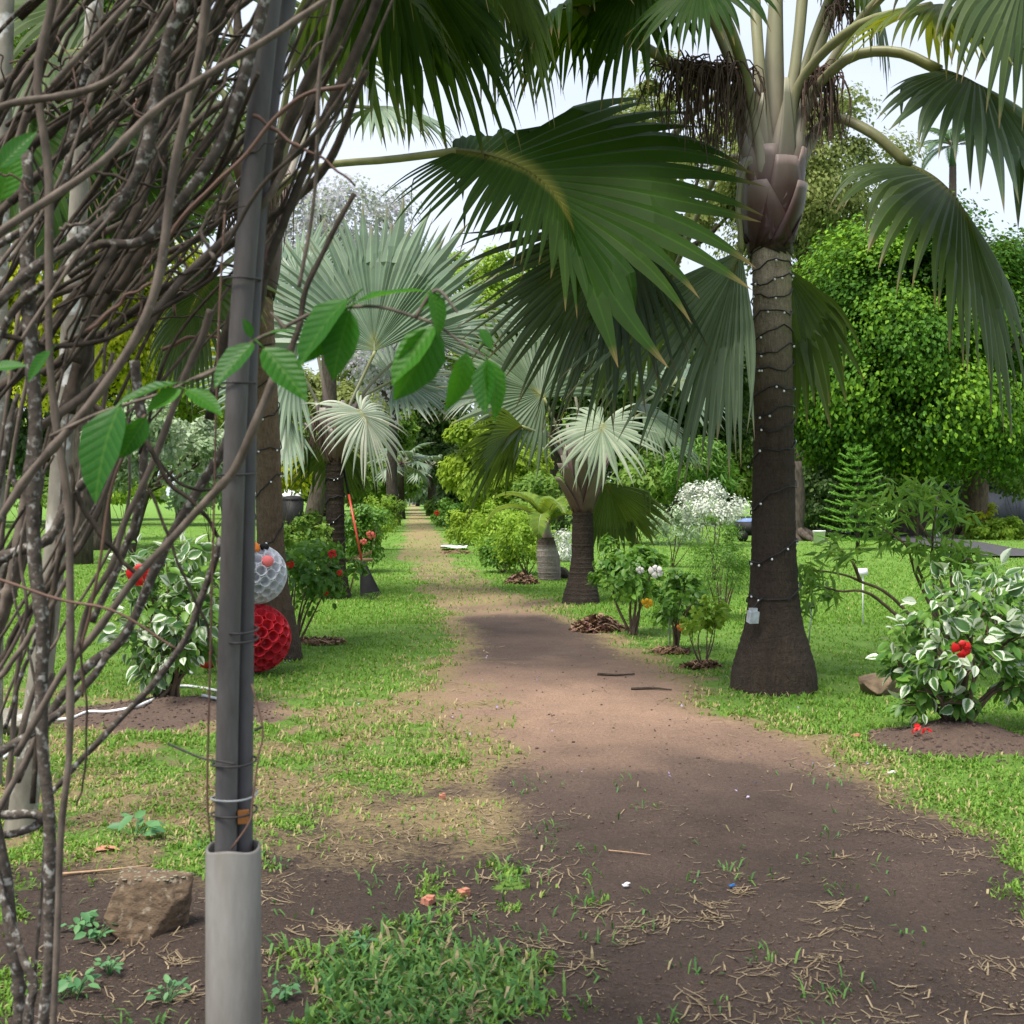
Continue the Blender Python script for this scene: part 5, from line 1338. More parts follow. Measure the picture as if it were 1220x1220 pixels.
bigtrunk('tree_trunk', 'grey buttressed trunk base just right of the big palm on the far lawn', 944, 41, .36, 2.6, 'bark', 1.5, 1)
bigtrunk('tree_trunk', 'dark fibrous trunk at the right side of the dome tree', 1160, 47, .5, 5, 'stem_brown', 1.2, 2)

def bucket(label, px_, py_, Y_, r_, h_):
    x = P(px_, HOR, Y_)[0]; b_ = thing('bucket', label, 'bucket', (x, Y_, 0))
    mb = MB(); an = np.linspace(0, 2 * math.pi, 18, endpoint=False)
    prof = [(0, 0), (r_ * .82, 0), (r_, h_), (r_ * 1.05, h_), (r_ * 1.05, h_ - .03), (r_ * .95, h_ - .005), (r_ * .78, .04), (0, .04)]
    v = np.array([[x + math.cos(a) * q, Y_ + math.sin(a) * q, z + .01] for q, z in prof for a in an])
    i = np.arange(len(prof) - 1)[:, None] * 18; j = np.arange(18)[None]; k = (j + 1) % 18
    mb.add(v, np.stack([i + j, i + k, i + 18 + k, i + 18 + j], -1).reshape(-1, 4)); mb.build('body', M['white'], b_)
    mb = MB(); mb.tube([(x + math.cos(a) * r_ * 1.04, Y_ - .02 - .1 * math.sin(a), h_ - .02 - .10 * math.sin(a)) for a in np.linspace(0, math.pi, 10)], .008, 4); mb.build('handle', M['grey_metal'], b_)
bucket('white bucket standing on the lawn right of the big palm', 976, 640, 38, .19, .40)

def marker(label, px_, pyb, pyt, wpx, hpx, mat, smat, Y_=None, tilt=.0, name='plant_marker'):
    Y_ = Y_ or CAMZ * FPX / (pyb - HOR); b0 = P(px_, HOR, Y_); z1 = P(px_, pyt, Y_)[2]
    x = b0[0]; z0 = float(H(x, Y_))
    t_ = thing(name, label, 'plant label', (x, Y_, z0), 'plant labels on stakes')
    mb = MB(); mb.tube([(x - tilt * (z1 - z0), Y_, z0 - .03), (x, Y_, z1)], .008, 6); mb.build('stake', M[smat], t_)
    w_, h_ = wpx / FPX * Y_, hpx / FPX * Y_
    mb = MB(); mb.box((x, Y_ - .012, z1), (w_, .006, h_), 0, .5, -.35); mb.build('plate', M[mat], t_)
    return t_
marker('black plate on a grey stake by the loose hibiscus', 798, 778, 708, 9, 9, 'sign_black', 'grey_metal')
marker('black plate on a thin green stake right of the big palm trunk', 967, 772, 721, 8, 8, 'sign_black', 'steel_green', 12.6, .08)
marker('white plate on a white stake in front of the pine', 1028, 712, 681, 11, 8, 'white', 'white', 14.5)
# socket box hanging on the big palm
c = P(897, 735, YB - .22)
sb = thing('socket_box', 'small clear plug box on the left side of the big palm foot', 'plug box', tuple(c))
M['clear'] = plain('milky_plastic', (.42, .45, .52), .25, .6, 20, .3)
mb = MB(); mb.box(c, (.075, .06, .09), .3, .5, .2); mb.box(c + np.array([.0, -.01, .055]), (.05, .05, .03), .3); mb.build('case', M['clear'], sb, False)
mb = MB(); mb.tube(spline([c + np.array([0, 0, .06]), c + np.array([.04, .05, .10]), c + np.array([.10, .06, .15])], 8), .006, 5); mb.build('cable', M['wire'], sb)

# far things: hut at left, white figures at the track end, blue sheet by the lawn
YX = 48; x = P(330, HOR, YX)[0]
hut = thing('garden_hut', 'small tan hut with a whitish roof far behind the left palm trunk', 'hut', (x, YX, 0))
mb = MB(); mb.box((x, YX, .7), (1.2, 1.4, 1.4)); mb.build('wall', M['tan'], hut)
mb = MB(); mb.box((x + .1, YX, 1.55), (1.9, 1.9, .12), 0, .5, .12); mb.build('roof', M['white'], hut)
mb = MB(); mb.box((x + .25, YX - .72, .55), (.5, .05, 1.1)); mb.build('door', M['black'], hut)
x = P(349, HOR, 47)[0]
bn = thing('waste_bin', 'dark bin standing beside the small tan hut', 'bin', (x, 47, 0))
mb = MB(); mb.tube([(x, 47, 0), (x, 47, 1.3)], np.array([.36, .42]), 12); mb.build('body', M['black'], bn)
mb = MB(); mb.sphere((x, 47, 1.32), (.44, .44, .16), 12, 6); mb.build('lid', M['black'], bn)
x = P(488, HOR, 150)[0]
gt = thing('white_gate', 'white gate glimpsed at the very end of the track', 'gate', (x, 150, 0))
for k in range(9):
    mb = MB(); mb.box((x - 1.6 + k * .4, 150, .95), (.16, .06, 1.9 + .25 * math.sin(k * 2.2))); mb.build('bar', M['white'], gt)
for z in (.4, 1.5):
    mb = MB(); mb.box((x, 150.06, z), (3.5, .05, .14)); mb.build('rail', M['white'], gt)
x = P(893, HOR, 40)[0]
bc = thing('covered_cart', 'small cart under a blue sheet far left of the big palm trunk', 'cart', (x, 40, 0))
mb = MB(); mb.box((x, 40, .42), (.9, .7, .45)); mb.build('body', M['black'], bc)
mb = MB(); mb.sphere((x, 40, .60), (.46, .36, .16), 14, 8); mb.build('cover', M['bluecloth'], bc)
for k in (-1, 1):
    mb = MB(); mb.tube([(x + k * .3, 39.62, .18), (x + k * .3, 39.56, .18)], .18, 12); mb.build('wheel', M['black'], bc)
# white paper on the grass by the far track
g = G(541, 655, .02); mb = MB()
rg = np.random.default_rng(5); n_ = 7
gx_, gy_ = np.meshgrid(np.linspace(-.36, .36, n_), np.linspace(-.5, .5, n_))
mb.add(np.stack([g[0] + gx_.ravel(), g[1] + gy_.ravel(), g[2] + .03 + rg.random(n_ * n_) * .07], -1), (np.arange(n_ - 1)[:, None, None] * n_ + np.arange(n_ - 1)[None, :, None] + np.array([0, 1, n_ + 1, n_])).reshape(-1, 4))
tag(mb.build('white_sheet', M['white'], None, True), 'crumpled white sheet lying on the far grass right of the track', 'sheet')

# ------------------------------------------------------------------ leaf piles, mulch
M['litter'] = leafmat('dead_leaf', [(0, (.06, .035, .025)), (.5, (.20, .115, .07)), (.9, (.34, .22, .14)), (1, (.22, .10, .14))], .05, (.2, .1, .05), .8, .2)
def pile(label, px_, py_, wpx, hpx, n, seed, name='leaf_pile'):
    rg = np.random.default_rng(seed); c = G(px_, py_); Y_ = c[1]
    a, h = wpx / 2 / FPX * Y_, hpx / FPX * Y_
    rr = np.sqrt(rg.random(n)); th = rg.uniform(0, 6.28, n)
    p = np.stack([c[0] + np.cos(th) * rr * a, Y_ + np.sin(th) * rr * a * .8, c[2] + h * (1 - rr ** 1.7) * rg.uniform(.55, 1.05, n) + .01], -1)
    mb = MB(); cloud(mb, p, rand_unit(n, rg) * .8 + np.array([0, 0, .9]), .085, rg, 'oval')
    root = thing(name, label, 'leaf pile', tuple(c), 'raked piles of dead leaves')
    tag(mb.build('leaves', M['litter'], root), None, None, kind='stuff')
    mb = MB()
    for k in range(10):
        q = p[rg.integers(0, n)]; a_ = rg.uniform(0, 3.14); L = a * rg.uniform(.25, .55)
        mb.tube([q + np.array([math.cos(a_) * L, math.sin(a_) * L * .4, .01]), q + np.array([0, 0, .04]), q - np.array([math.cos(a_) * L, math.sin(a_) * L * .4, .01])], .006, 4)
    mb.build('twigs', M['wood'], root)
pile('raked brown leaf pile in front of the glossy hibiscus', 712, 750, 62, 18, 900, 1)
pile('small brown leaf pile left of the bottle palm', 622, 695, 40, 12, 450, 2)
pile('pale flat leaf pile far up on the right of the track', 541, 661, 0.1, 0.1, 3, 3) if False else None
pile('flat litter on the grass beyond the bright bushes', 544, 658.5, 40, 3, 120, 4)
pile('low brown litter heap in front of the yellow green bush', 836, 795, 46, 3, 160, 5)
pile('low brown litter heap at the foot of the black marker stake', 800, 779, 40, 3, 140, 6)
pile('dark litter patch beneath the red flowered hibiscus', 380, 768, 60, 3, 200, 7)

def rock(name, label, c, r, seed, mat, cuts=9, rotz=0, lichen=False, planes=()):
    rg = np.random.default_rng(seed)
    import bmesh
    bm = bmesh.new(); bmesh.ops.create_icosphere(bm, subdivisions=5, radius=1.0)
    co = np.array([v_.co[:] for v_ in bm.verts]); f = np.array([[v_.index for v_ in f_.verts] for f_ in bm.faces]); bm.free()
    for k in range(cuts):
        d = rand_unit(1, rg)[0]; h = rg.uniform(.55, .88)
        s = co @ d; co = co - d * np.maximum(s - h, 0)[:, None] * .92
    for d, h in planes:
        d = unit(np.array(d, float)); s = co @ d; co = co - d * np.maximum(s - h, 0)[:, None] * .96
    nn = fbm(co[:, 0] * 3 + co[:, 2] * 2, co[:, 1] * 3 + co[:, 2], seed, 4) - .5
    n2 = fbm(co[:, 0] * 9 + co[:, 1] * 4, co[:, 2] * 9 - co[:, 1] * 5, seed + 3, 3) - .5
    co = co * (1 + .12 * nn[:, None] + .07 * n2[:, None])
    co = co * np.array(r)
    c1, s1 = math.cos(rotz), math.sin(rotz)
    co = np.stack([co[:, 0] * c1 - co[:, 1] * s1, co[:, 0] * s1 + co[:, 1] * c1, co[:, 2]], -1)
    root = thing(name, label, 'stone', tuple(c))
    mb = MB(); mb.add(co + c, None, f); mb.build('body', M[mat], root, True)
    if lichen:
        top = np.where(co[:, 2] > co[:, 2].max() - r[2] * .16)[0]
        mb = MB()
        for k in range(60):
            q = co[rg.choice(top)] + c; s_ = rg.uniform(.002, .0065)
            mb.sphere(q - np.array([0, 0, .001]), (s_ * 1.7, s_ * 1.4, .0016), 7, 4)
        mb.build('lichen', M['lichen'], root)
    return root

def rock_poly(name, label, px_poly, py_base, depth, mat, seed):
    """a broken stone: front face follows the outline, tapering back"""
    Y_ = CAMZ * FPX / (py_base - HOR)
    rg = np.random.default_rng(seed)
    o = np.array([P(a, b, Y_) for a, b in px_poly]); n = len(o)
    o = np.concatenate([np.linspace(o[k], o[(k + 1) % n], 7)[:-1] for k in range(n)]); n = len(o)
    cen = o.mean(0)
    V = []
    prof = [(0.0, .10), (.2, .08), (.4, .05), (.6, .03), (.8, .01), (.92, .0), (1.0, .05), (1.02, .4), (.98, .8), (.84, 1.0), (.5, 1.05), (0, 1.08)]
    for s_, d_ in prof:
        ring = cen + (o - cen) * s_
        nn = fbm(ring[:, 0] * 22 + 3, ring[:, 2] * 22 + d_ * 5, seed, 5) - .5; n2 = np.abs(fbm(ring[:, 0] * 9 + 8, ring[:, 2] * 13 + d_ * 3, seed + 4, 3) - .5)
        ring = ring + np.stack([nn * .012, depth * d_ + nn * .035 + n2 * .07 + (ring[:, 2] - cen[2]) * .35, nn * .010], -1)
        V.append(ring)
    i = np.arange(len(prof) - 1)[:, None] * n; j = np.arange(n)[None]; k = (j + 1) % n
    mb = MB(); mb.add(np.concatenate(V), np.stack([i + j, i + k, i + n + k, i + n + j], -1).reshape(-1, 4))
    root = thing(name, label, 'stone', (cen[0], Y_ + depth / 2, 0))
    mb.build('body', M[mat], root, False)
    mb = MB()
    for k in range(60):
        q = o[rg.integers(0, n)]
        f = rg.uniform(.3, 1)
        top = o[:, 2].max()
        cand = o[(o[:, 2] > top - .035)]
        q = cand[rg.integers(0, len(cand))] + np.array([rg.normal() * .01, depth * rg.uniform(.02, .75), rg.uniform(-.006, .010)])
        s_ = rg.uniform(.003, .010); mb.sphere(q, (s_ * 1.6, s_ * 1.3, s_ * .25), 7, 4)
    mb.build('lichen', M['lichen'], root)
rock('stone', 'broken brown stone with pale lichen on top lying left of the grey pipe', P(178, 1082, 4.42), (.185, .17, .185), 12, 'stone_lichen', cuts=7, lichen=True,
     planes=[((.05, -1, .30), .50), ((-.60, -.1, -.75), .62), ((.50, -.1, -.80), .86), ((.05, -.05, 1), .66), ((1, -.15, -.1), .74), ((-1, -.2, .35), .72), ((.6, -.6, .5), .72), ((0, 1, .2), .6)])
rock('stone', 'brown folded stone lying at the left of the variegated hibiscus mound', G(1046, 826, .07), (.19, .16, .10), 4, 'stone', rotz=.3)
rock('stone', 'pale stone at the left edge behind the vines', G(14, 872, .07), (.20, .18, .11), 6, 'pale_bark', rotz=.2)
rock('stone', 'small round stone touching the foot of the bottle palm', P(668, 684, 22.5), (.16, .16, .13), 7, 'bark')
for k, (px_, py_, s_, rz, lab) in enumerate([(552, 1064, .045, .5, 'orange brick fragment lying above the lush grass patch'), (510, 1076, .05, 1.1, 'pinkish brick fragment half hidden in the lush grass'), (527, 950, .03, .2, 'small red brick fragment on the worn grass'), (1020, 884, .055, .6, 'flat reddish fragment lying at the left end of the hibiscus mound')]):
    g = G(px_, py_, .012); mb = MB(); mb.box(g, (s_, s_ * .7, .022), rz, .5, .15); mb.box(g + np.array([s_ * .2, 0, .012]), (s_ * .5, s_ * .55, .012), rz + .2)
    t_ = mb.build('brick_fragment', M['brick'], None, False); tag(t_, lab, 'brick fragment')
# fallen flowers and bits
M['violet'] = plain('violet_petal', (.34, .29, .45), .7, .2, 20, .2)
mb = MB(); rg = np.random.default_rng(17)
for k in range(44):
    px_, py_ = (rg.uniform(300, 640), rg.uniform(770, 880)) if k % 2 else (rg.uniform(640, 1240), rg.uniform(790, 960))
    g = G(px_, py_, .02); n_ = 2
    cloud(mb, g + rg.normal(size=(n_, 3)) * .008, rand_unit(n_, rg) + np.array([0, 0, 1]), .020, rg, 'tri2')
tag(mb.build('fallen_petals', M['violet'], None, False), 'violet petals dropped on the grass and track', 'petals', kind='stuff')
mb = MB()
for px_, py_, a in [(1102, 895, .4), (1090, 893, 2)]:
    g = G(px_, py_, .05); cloud(mb, g + rg.normal(size=(5, 3)) * .012, rand_unit(5, rg) + np.array([0, -.4, .7]), .045, rg, 'oval')
tag(mb.build('fallen_flower', M['redm'], None, False), 'fallen red flower lying on the hibiscus mound', 'flower')
def stick(label, pts, r_, mat='twig'):
    mb = MB(); mb.tube(spline([G(px_, py_, .012) for px_, py_ in pts], 10), np.linspace(r_, r_ * .5, 10), 6); tag(mb.build('stick', M[mat]), label, 'stick')
stick('dark stick on the right side of the track', [(712, 806), (735, 807), (756, 805)], .012)
stick('dark stick lying at the right edge of the bare track', [(752, 823), (778, 824), (800, 826)], .012)
stick('thin pale twig on the dark soil', [(725, 1018), (750, 1020), (775, 1024)], .003, 'wood')
stick('long pale twig leaning to the lichened stone', [(74, 1048), (120, 1042), (178, 1036)], .006, 'wood')
for k, (px_, py_, lab) in enumerate([(1062, 927, 'white scrap on the dark track at right'), (745, 1061, 'tiny white scrap on the soil right of the lush grass')]):
    mb = MB(); g = G(px_, py_, .012); mb.box(g, (.045 if k == 0 else .02, .02, .004), .3); mb.box(g + np.array([.008, .004, .006]), (.02, .016, .003), .9); tag(mb.build('paper_scrap', M['white'], None, False), lab, 'scrap')
mb = MB(); g = G(872, 1058, .01); mb.box(g, (.022, .014, .004), .5); mb.box(g + np.array([.006, .003, .004]), (.01, .008, .003), .1); tag(mb.build('plastic_scrap', plain('blue_plastic', (.02, .12, .35)), None, False), 'bright blue plastic scrap on the dark soil', 'scrap')
mb = MB(); g = G(120, 1020, .01); cloud(mb, g[None] + np.array([[0, 0, 0], [.03, .01, 0.004]]), np.array([[0, -.2, 1.], [.1, 0, 1.]]), .085, rg, 'oval', tipdir=np.array([[1., 0, 0], [1., .2, 0]])); tag(mb.build('fallen_leaf', M['brick'], None, False), 'fallen orange leaf on the soil left of the stone', 'leaf')
# weeds near the stone
M['clover'] = leafmat('weed_leaf', [(0, (.06, .17, .07)), (1, (.11, .25, .09))], .25, (.15, .35, .08), .5, .3)
for k, (px_, py_, n_, s_, lab) in enumerate([(95, 1108, 14, .035, 'round leaved weed left of the lichened stone'), (115, 1118, 12, .034, 'round leaved weed touching the lichened stone'), (92, 1190, 16, .036, 'low weed at the bottom left corner'), (130, 1165, 16, .022, 'small leaved weed below the stone'), (200, 1195, 14, .03, 'grassy weed left of the grey pipe'), (340, 1195, 18, .022, 'feathery weed right of the grey pipe'), (160, 1000, 12, .06, 'upright leafy weed above the lichened stone'), (430, 1130, 10, .03, 'leafy weed in the lush grass')]):
    g = G(px_, py_); rg = np.random.default_rng(900 + k)
    w_ = thing('weed', lab, 'weed', tuple(g), 'weeds on the bare soil')
    a = rg.uniform(0, 6.28, n_); r_ = s_ * 1.2 * np.sqrt(rg.random(n_)) * 1.5
    p = np.stack([g[0] + np.cos(a) * r_, g[1] + np.sin(a) * r_, g[2] + .02 + rg.random(n_) * s_ * 1.3], -1)
    mb = MB(); cloud(mb, p, rand_unit(n_, rg) * .5 + np.array([0, -.2, 1]), s_ * 1.3, rg, 'oval', tipdir=np.stack([np.cos(a), np.sin(a), 0 * a], -1)); mb.build('leaves', M['clover'], w_)
    mb = MB()
    for q in p: mb.tube([g + np.array([0, 0, -.01]), (g + q) / 2 + np.array([0, 0, .008]), q], .0015, 4, cap=False)
    mb.build('stalk', M['clover'], w_)

# ------------------------------------------------------------------ hose, cable, ring
M['hose'] = plain('white_hose', (.66, .67, .68), .4, .4, 6, .06)
hs = thing('garden_hose', 'white hose lying across the grass behind the left hibiscus mound', 'hose', tuple(G(130, 858)))
for pts in ([(-40, 912), (0, 905), (30, 880), (62, 862), (85, 860), (105, 855), (130, 858), (160, 858), (178, 854)], [(178, 854), (200, 828), (215, 821), (235, 822), (262, 826), (300, 838), (275, 846), (240, 848)]):
    mb = MB(); mb.tube(spline([G(px_, py_, .014) for px_, py_ in pts], 50), .011, 8); mb.build('tube', M['hose'], hs)
cb = thing('overhead_cable', 'thin pale cable strung between the palms across the sky', 'cable', tuple(P(700, 52, 9.3)))
mb = MB(); mb.tube(spline([P(318, 112, 11.3), P(425, 96, 10.6), P(560, 75, 10.0), P(690, 52, 9.6), P(800, 22, 9.4), P(912, -20, YB)], 40), .006, 6); mb.build('wire', M['hose'], cb)
rn_ = thing('white_ring', 'white plastic ring hanging in the top of the vines', 'ring', tuple(P(118, -16, 2.4)))
mb = MB(); c = P(118, -14, 2.4)
a = np.linspace(0, 2 * math.pi, 41)
mb.tube(np.stack([c[0] + np.cos(a) * .067, c[1] + np.sin(a) * .05, c[2] + np.sin(a) * .028], -1), .0065, 8, cap=False); mb.build('ring', M['white'], rn_)
mb = MB(); mb.tube([c + np.array([0, 0.05, .028]), c + np.array([0, .08, .3])], .002, 5); mb.build('hanger', M['wire'], rn_)

# ------------------------------------------------------------------ rake and broom
YRk = 18.0
rk = thing('leaf_rake', 'black plastic leaf rake with a red handle leaning by the silver palm', 'rake', tuple(G(445, 712)))
top, sh, = P(409, 556, YRk + .35), P(431, 668, YRk + .05)
mb = MB(); mb.tube([sh, sh * .3 + top * .7], .016, 8); mb.build('handle', M['redpaint'], rk)
mb = MB(); mb.tube([sh * .3 + top * .7, top], .017, 8); mb.build('grip', M['black'], rk)
h0 = P(432, 668, YRk); ends = [P(432 + 0 + 25 * k / 14 - 3, 713 - 2.2 * abs(k - 7) / 7 - (k > 8) * (k - 8) * .6, YRk - .12) for k in range(15)]
mb = MB()
for sg in (0, 1):
    pass
w0_ = np.array([.035, 0, 0])
V = []
for f in np.linspace(0, .93, 7):
    l_ = h0 * (1 - f) + ends[0] * f - w0_ * (1 - f) + np.array([0, -.02 * math.sin(f * 4), 0]); r_ = h0 * (1 - f) + ends[-1] * f + w0_ * (1 - f) + np.array([0, -.02 * math.sin(f * 4), 0])
    for off in (0, .012): 
        V += [l_ + [0, off, 0], (l_ + r_) / 2 + [0, off - .02, 0], r_ + [0, off, 0]]
q = []
for k in range(6):
    b_ = k * 6; c_ = b_ + 6
    q += [[b_, b_ + 1, c_ + 1, c_], [b_ + 1, b_ + 2, c_ + 2, c_ + 1], [b_ + 3, c_ + 3, c_ + 4, b_ + 4], [b_ + 4, c_ + 4, c_ + 5, b_ + 5], [b_, c_, c_ + 3, b_ + 3], [b_ + 2, b_ + 5, c_ + 5, c_ + 2]]
mb.add(np.array(V), q); mb.build('rake_head', M['black'], rk)
for e in ends:
    f = .90; s_ = h0 * (1 - f) + e * f + np.array([0, -.01, 0])
    mb = MB(); mb.tube(spline([s_, (s_ + e) / 2, e, e + np.array([.0, -.05, -.015])], 7), .010, 4, .6); mb.build('tine', M['black'], rk)
bm_ = thing('broom', 'wooden broom standing head up against the hedge behind the rake', 'broom', tuple(G(424, 706)))
a_, b_ = P(409, 673, YRk + .5), P(443, 661, YRk + .5)
mb = MB(); d_ = b_ - a_; mb.box((a_ + b_) / 2, (np.linalg.norm(d_), .06, .05)); mb.build('head', M['wood'], bm_)
g_ = G(424, 706); mb = MB(); mb.tube([np.array([g_[0], YRk + .5, 0]), (a_ + b_) / 2], .012, 6); mb.build('handle', M['wood'], bm_)
mb = MB()
for k in range(40):
    q_ = a_ + d_ * (k + .5) / 40; mb.tube([q_ + [0, 0, .02], q_ + [0, 0, .07]], .005, 3, cap=False)
mb.build('bristles', M['wood'], bm_)

# ------------------------------------------------------------------ figure made of plastic cups
def cupmat(name, col, tr):
    m, n, l, b, out = newmat(name)
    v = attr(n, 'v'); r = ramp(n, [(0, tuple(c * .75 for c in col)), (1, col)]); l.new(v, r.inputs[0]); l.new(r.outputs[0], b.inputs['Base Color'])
    b.inputs['Roughness'].default_value = .28; b.inputs['Specular IOR Level'].default_value = .5
    t = n.new('ShaderNodeBsdfTranslucent'); t.inputs['Color'].default_value = col + (1,)
    ms = n.new('ShaderNodeMixShader'); ms.inputs[0].default_value = tr; l.new(b.outputs[0], ms.inputs[1]); l.new(t.outputs[0], ms.inputs[2]); l.new(ms.outputs[0], out.inputs['Surface'])
    return m
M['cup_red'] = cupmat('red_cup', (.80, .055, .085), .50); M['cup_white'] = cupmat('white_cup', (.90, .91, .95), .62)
def cup_data(mat, depth):
    """mouth of radius 1 at z=0 facing +z, bottom at -depth, with a rolled rim"""
    prof = [(1.0, 0), (1.06, .04), (1.09, 0), (1.05, -.05), (.62, -depth), (0, -depth)]
    inn = [(1.0, 0), (.60, -depth * .96), (0, -depth * .96)]
    mb = MB()
    for pr in (prof[:5], inn):
        sg = 14; an = np.linspace(0, 2 * math.pi, sg, endpoint=False)
        v = np.array([[math.cos(a) * q, math.sin(a) * q, z] for q, z in pr for a in an])
        i = np.arange(len(pr) - 1)[:, None] * sg; j = np.arange(sg)[None]; k = (j + 1) % sg
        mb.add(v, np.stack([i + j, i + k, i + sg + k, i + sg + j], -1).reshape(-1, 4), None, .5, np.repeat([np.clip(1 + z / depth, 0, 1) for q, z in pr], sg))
    o = mb.build('cup', mat); me = o.data; bpy.data.objects.remove(o); return me
YC = CAMZ * FPX / (803 - HOR)
cR, cW = P(306, 760, YC), P(306, 684, YC)
rR, rW = 41 / FPX * YC, 36 / FPX * YC
fig = thing('cup_snowman', 'snowman of plastic cups with a white head on a red ball', 'snowman', (cR[0], YC, 0))
M['core_red'] = plain('red_core', (.45, .02, .02), .5); 
def cup_ball(c, R, n, me, mat):
    ga = math.pi * (3 - math.sqrt(5)); cr = R * 1.94 / math.sqrt(n)
    for k in range(n):
        z = 1 - 2 * (k + .5) / n; r_ = math.sqrt(1 - z * z); d = np.array([math.cos(ga * k) * r_, math.sin(ga * k) * r_, z])
        o = link('cup', me, fig)
        o.rotation_euler = Vector(d).to_track_quat('Z', 'Y').to_euler()
        o.location = Vector([float(q) for q in c + d * R * .97 - ORG[fig.name]]); o.scale = (cr * .91,) * 3
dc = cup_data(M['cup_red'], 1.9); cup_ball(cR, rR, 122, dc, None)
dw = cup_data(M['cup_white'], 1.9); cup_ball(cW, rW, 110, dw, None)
def fp(dx, dz, out=1.02):
    y = math.sqrt(max(0, 1 - dx * dx - dz * dz)); return cW + np.array([dx, -y, dz]) * rW * out
M['orange'] = plain('orange_nose', (.80, .22, .02), .5); M['blush'] = plain('pink_cheek', (.72, .16, .16), .5)
mb = MB(); mb.tube([fp(.0, .86, .98), fp(.04, .88, 1.10), fp(.06, .86, 1.22)], np.array([.055, .045, .012]), 10); mb.build('nose', M['orange'], fig)
for dx in (-.28, .30):
    mb = MB(); mb.sphere(fp(dx, .90, 1.02), (.045, .025, .032), 12, 8); e_ = mb.build('eye', M['black'], fig)
    mb = MB(); mb.sphere(fp(dx + .02, .93, 1.10), .010, 6, 4); mb.build('glint', M['white'], e_)
for dx in (-.5, .5):
    mb = MB(); mb.sphere(fp(dx, .48, .98), (.055, .03, .05), 10, 6); mb.build('cheek', M['blush'], fig)
sc_ = thing('red_cloth', 'red cloth with white trim lying left of the cup snowman', 'cloth', tuple(G(247, 795)))
mb = MB(); c = P(248, 783, YC + .1); mb.sphere(c, (.11, .10, .10), 14, 10); mb.tube(spline([c + [-.05, 0, .05], c + [-.09, -.03, .16], c + [-.13, -.04, .13]], 7), np.linspace(.05, .01, 7), 8); mb.build('cloth', M['core_red'], sc_)
mb = MB(); mb.tube(spline([c + [-.10, -.08, .02], c + [-.12, -.10, -.04], c + [-.15, -.08, -.10], c + [-.11, -.09, -.13]], 9), .012, 6); mb.build('trim', M['white'], sc_)

# ------------------------------------------------------------------ grey pole in a pipe
YQ = 2.5
def stonemix(name, c1, c2):
    m, n, l, b, out = newmat(name)
    f = noise(n, l, 9, 5, (1.5, 1.5, .35)); f2 = noise(n, l, 40, 5, (1, 1, .12))
    r = ramp(n, [(.3, c1), (.7, c2)]); l.new(f, r.inputs[0])
    l.new(mixc(n, l, .5, r.outputs[0], mixc(n, l, f2, (.55, .55, .53), (1.4, 1.4, 1.4)), 'MULTIPLY'), b.inputs['Base Color']); b.inputs['Roughness'].default_value = .6; b.inputs['Specular IOR Level'].default_value = .35
    f3 = noise(n, l, 3.2, 5, (2.2, 2.2, .5), .7); r3 = ramp(n, [(.42, (0, 0, 0)), (.66, (.8, .8, .8))]); l.new(f3, r3.inputs[0])
    old = b.inputs['Base Color'].links[0].from_socket
    l.new(mixc(n, l, r3.outputs[0], old, (c1[0] * .62, c1[1] * .52, c1[2] * .40)), b.inputs['Base Color'])
    bump(n, l, b, f2, .25, .004); return m
M['pipe'] = stonemix('weathered_pipe', (.15, .14, .12), (.26, .255, .25)); M['pole'] = stonemix('grey_weathered_pole', (.066, .062, .062), (.150, .142, .140))
M['pole2'] = stonemix('darker_weathered_pole', (.065, .060, .064), (.125, .118, .125))
pb = P(278, HOR, YQ); zt = P(278, 1008, YQ)[2]; zg = float(H(pb[0], YQ))
pp_ = thing('support_pole', 'pair of grey poles standing in a weathered pipe at the front left', 'pole', (pb[0], YQ, zg))
mb = MB(); sg = 36; an = np.linspace(0, 2 * math.pi, sg, endpoint=False); rO, rI = 32.5 / FPX * YQ, 28.5 / FPX * YQ
pr = [(rO * 1.01, zg - .05), (rO, zt * .5), (rO, zt - .004), (rO - .003, zt), (rI + .002, zt), (rI, zt - .004), (rI, zt - .25)]
v = np.array([[pb[0] + math.cos(a) * q, YQ + math.sin(a) * q, z + (.004 * math.sin(a * 3) if k_ in (2, 3, 4, 5) else 0)] for k_, (q, z) in enumerate(pr) for a in an])
i = np.arange(len(pr) - 1)[:, None] * sg; j = np.arange(sg)[None]; k = (j + 1) % sg
mb.add(v, np.stack([i + j, i + k, i + sg + k, i + sg + j], -1).reshape(-1, 4)); mb.build('pipe', M['pipe'], pp_)
mb = MB(); mb.tube(spline([P(269, 1090, YQ - .0), P(269, 1000, YQ - .005), P(272, 800, YQ - .01), P(279, 560, YQ - .01), P(285, 413, YQ - .01), P(297, 250, YQ), P(312, 90, YQ), P(324, -20, YQ), P(340, -160, YQ)], 40), np.linspace(.0222, .0235, 40), 14); front_pole = mb.build('front_pole', M['pole'], pp_)
mb = MB(); mb.tube(spline([P(290, 1090, YQ + .02), P(290, 1000, YQ + .03), P(291, 800, YQ + .035), P(294, 560, YQ + .035), P(297, 413, YQ + .04), P(308, 250, YQ + .05), P(326, 90, YQ + .06), P(345, -20, YQ + .06), P(360, -160, YQ + .06)], 40), .0195, 14); mb.build('rear_pole', M['pole2'], pp_)
M['tie'] = plain('dark_wire', (.035, .032, .032), .5, .4); M['rusty'] = plain('rusty_band', (.30, .12, .03), .8)
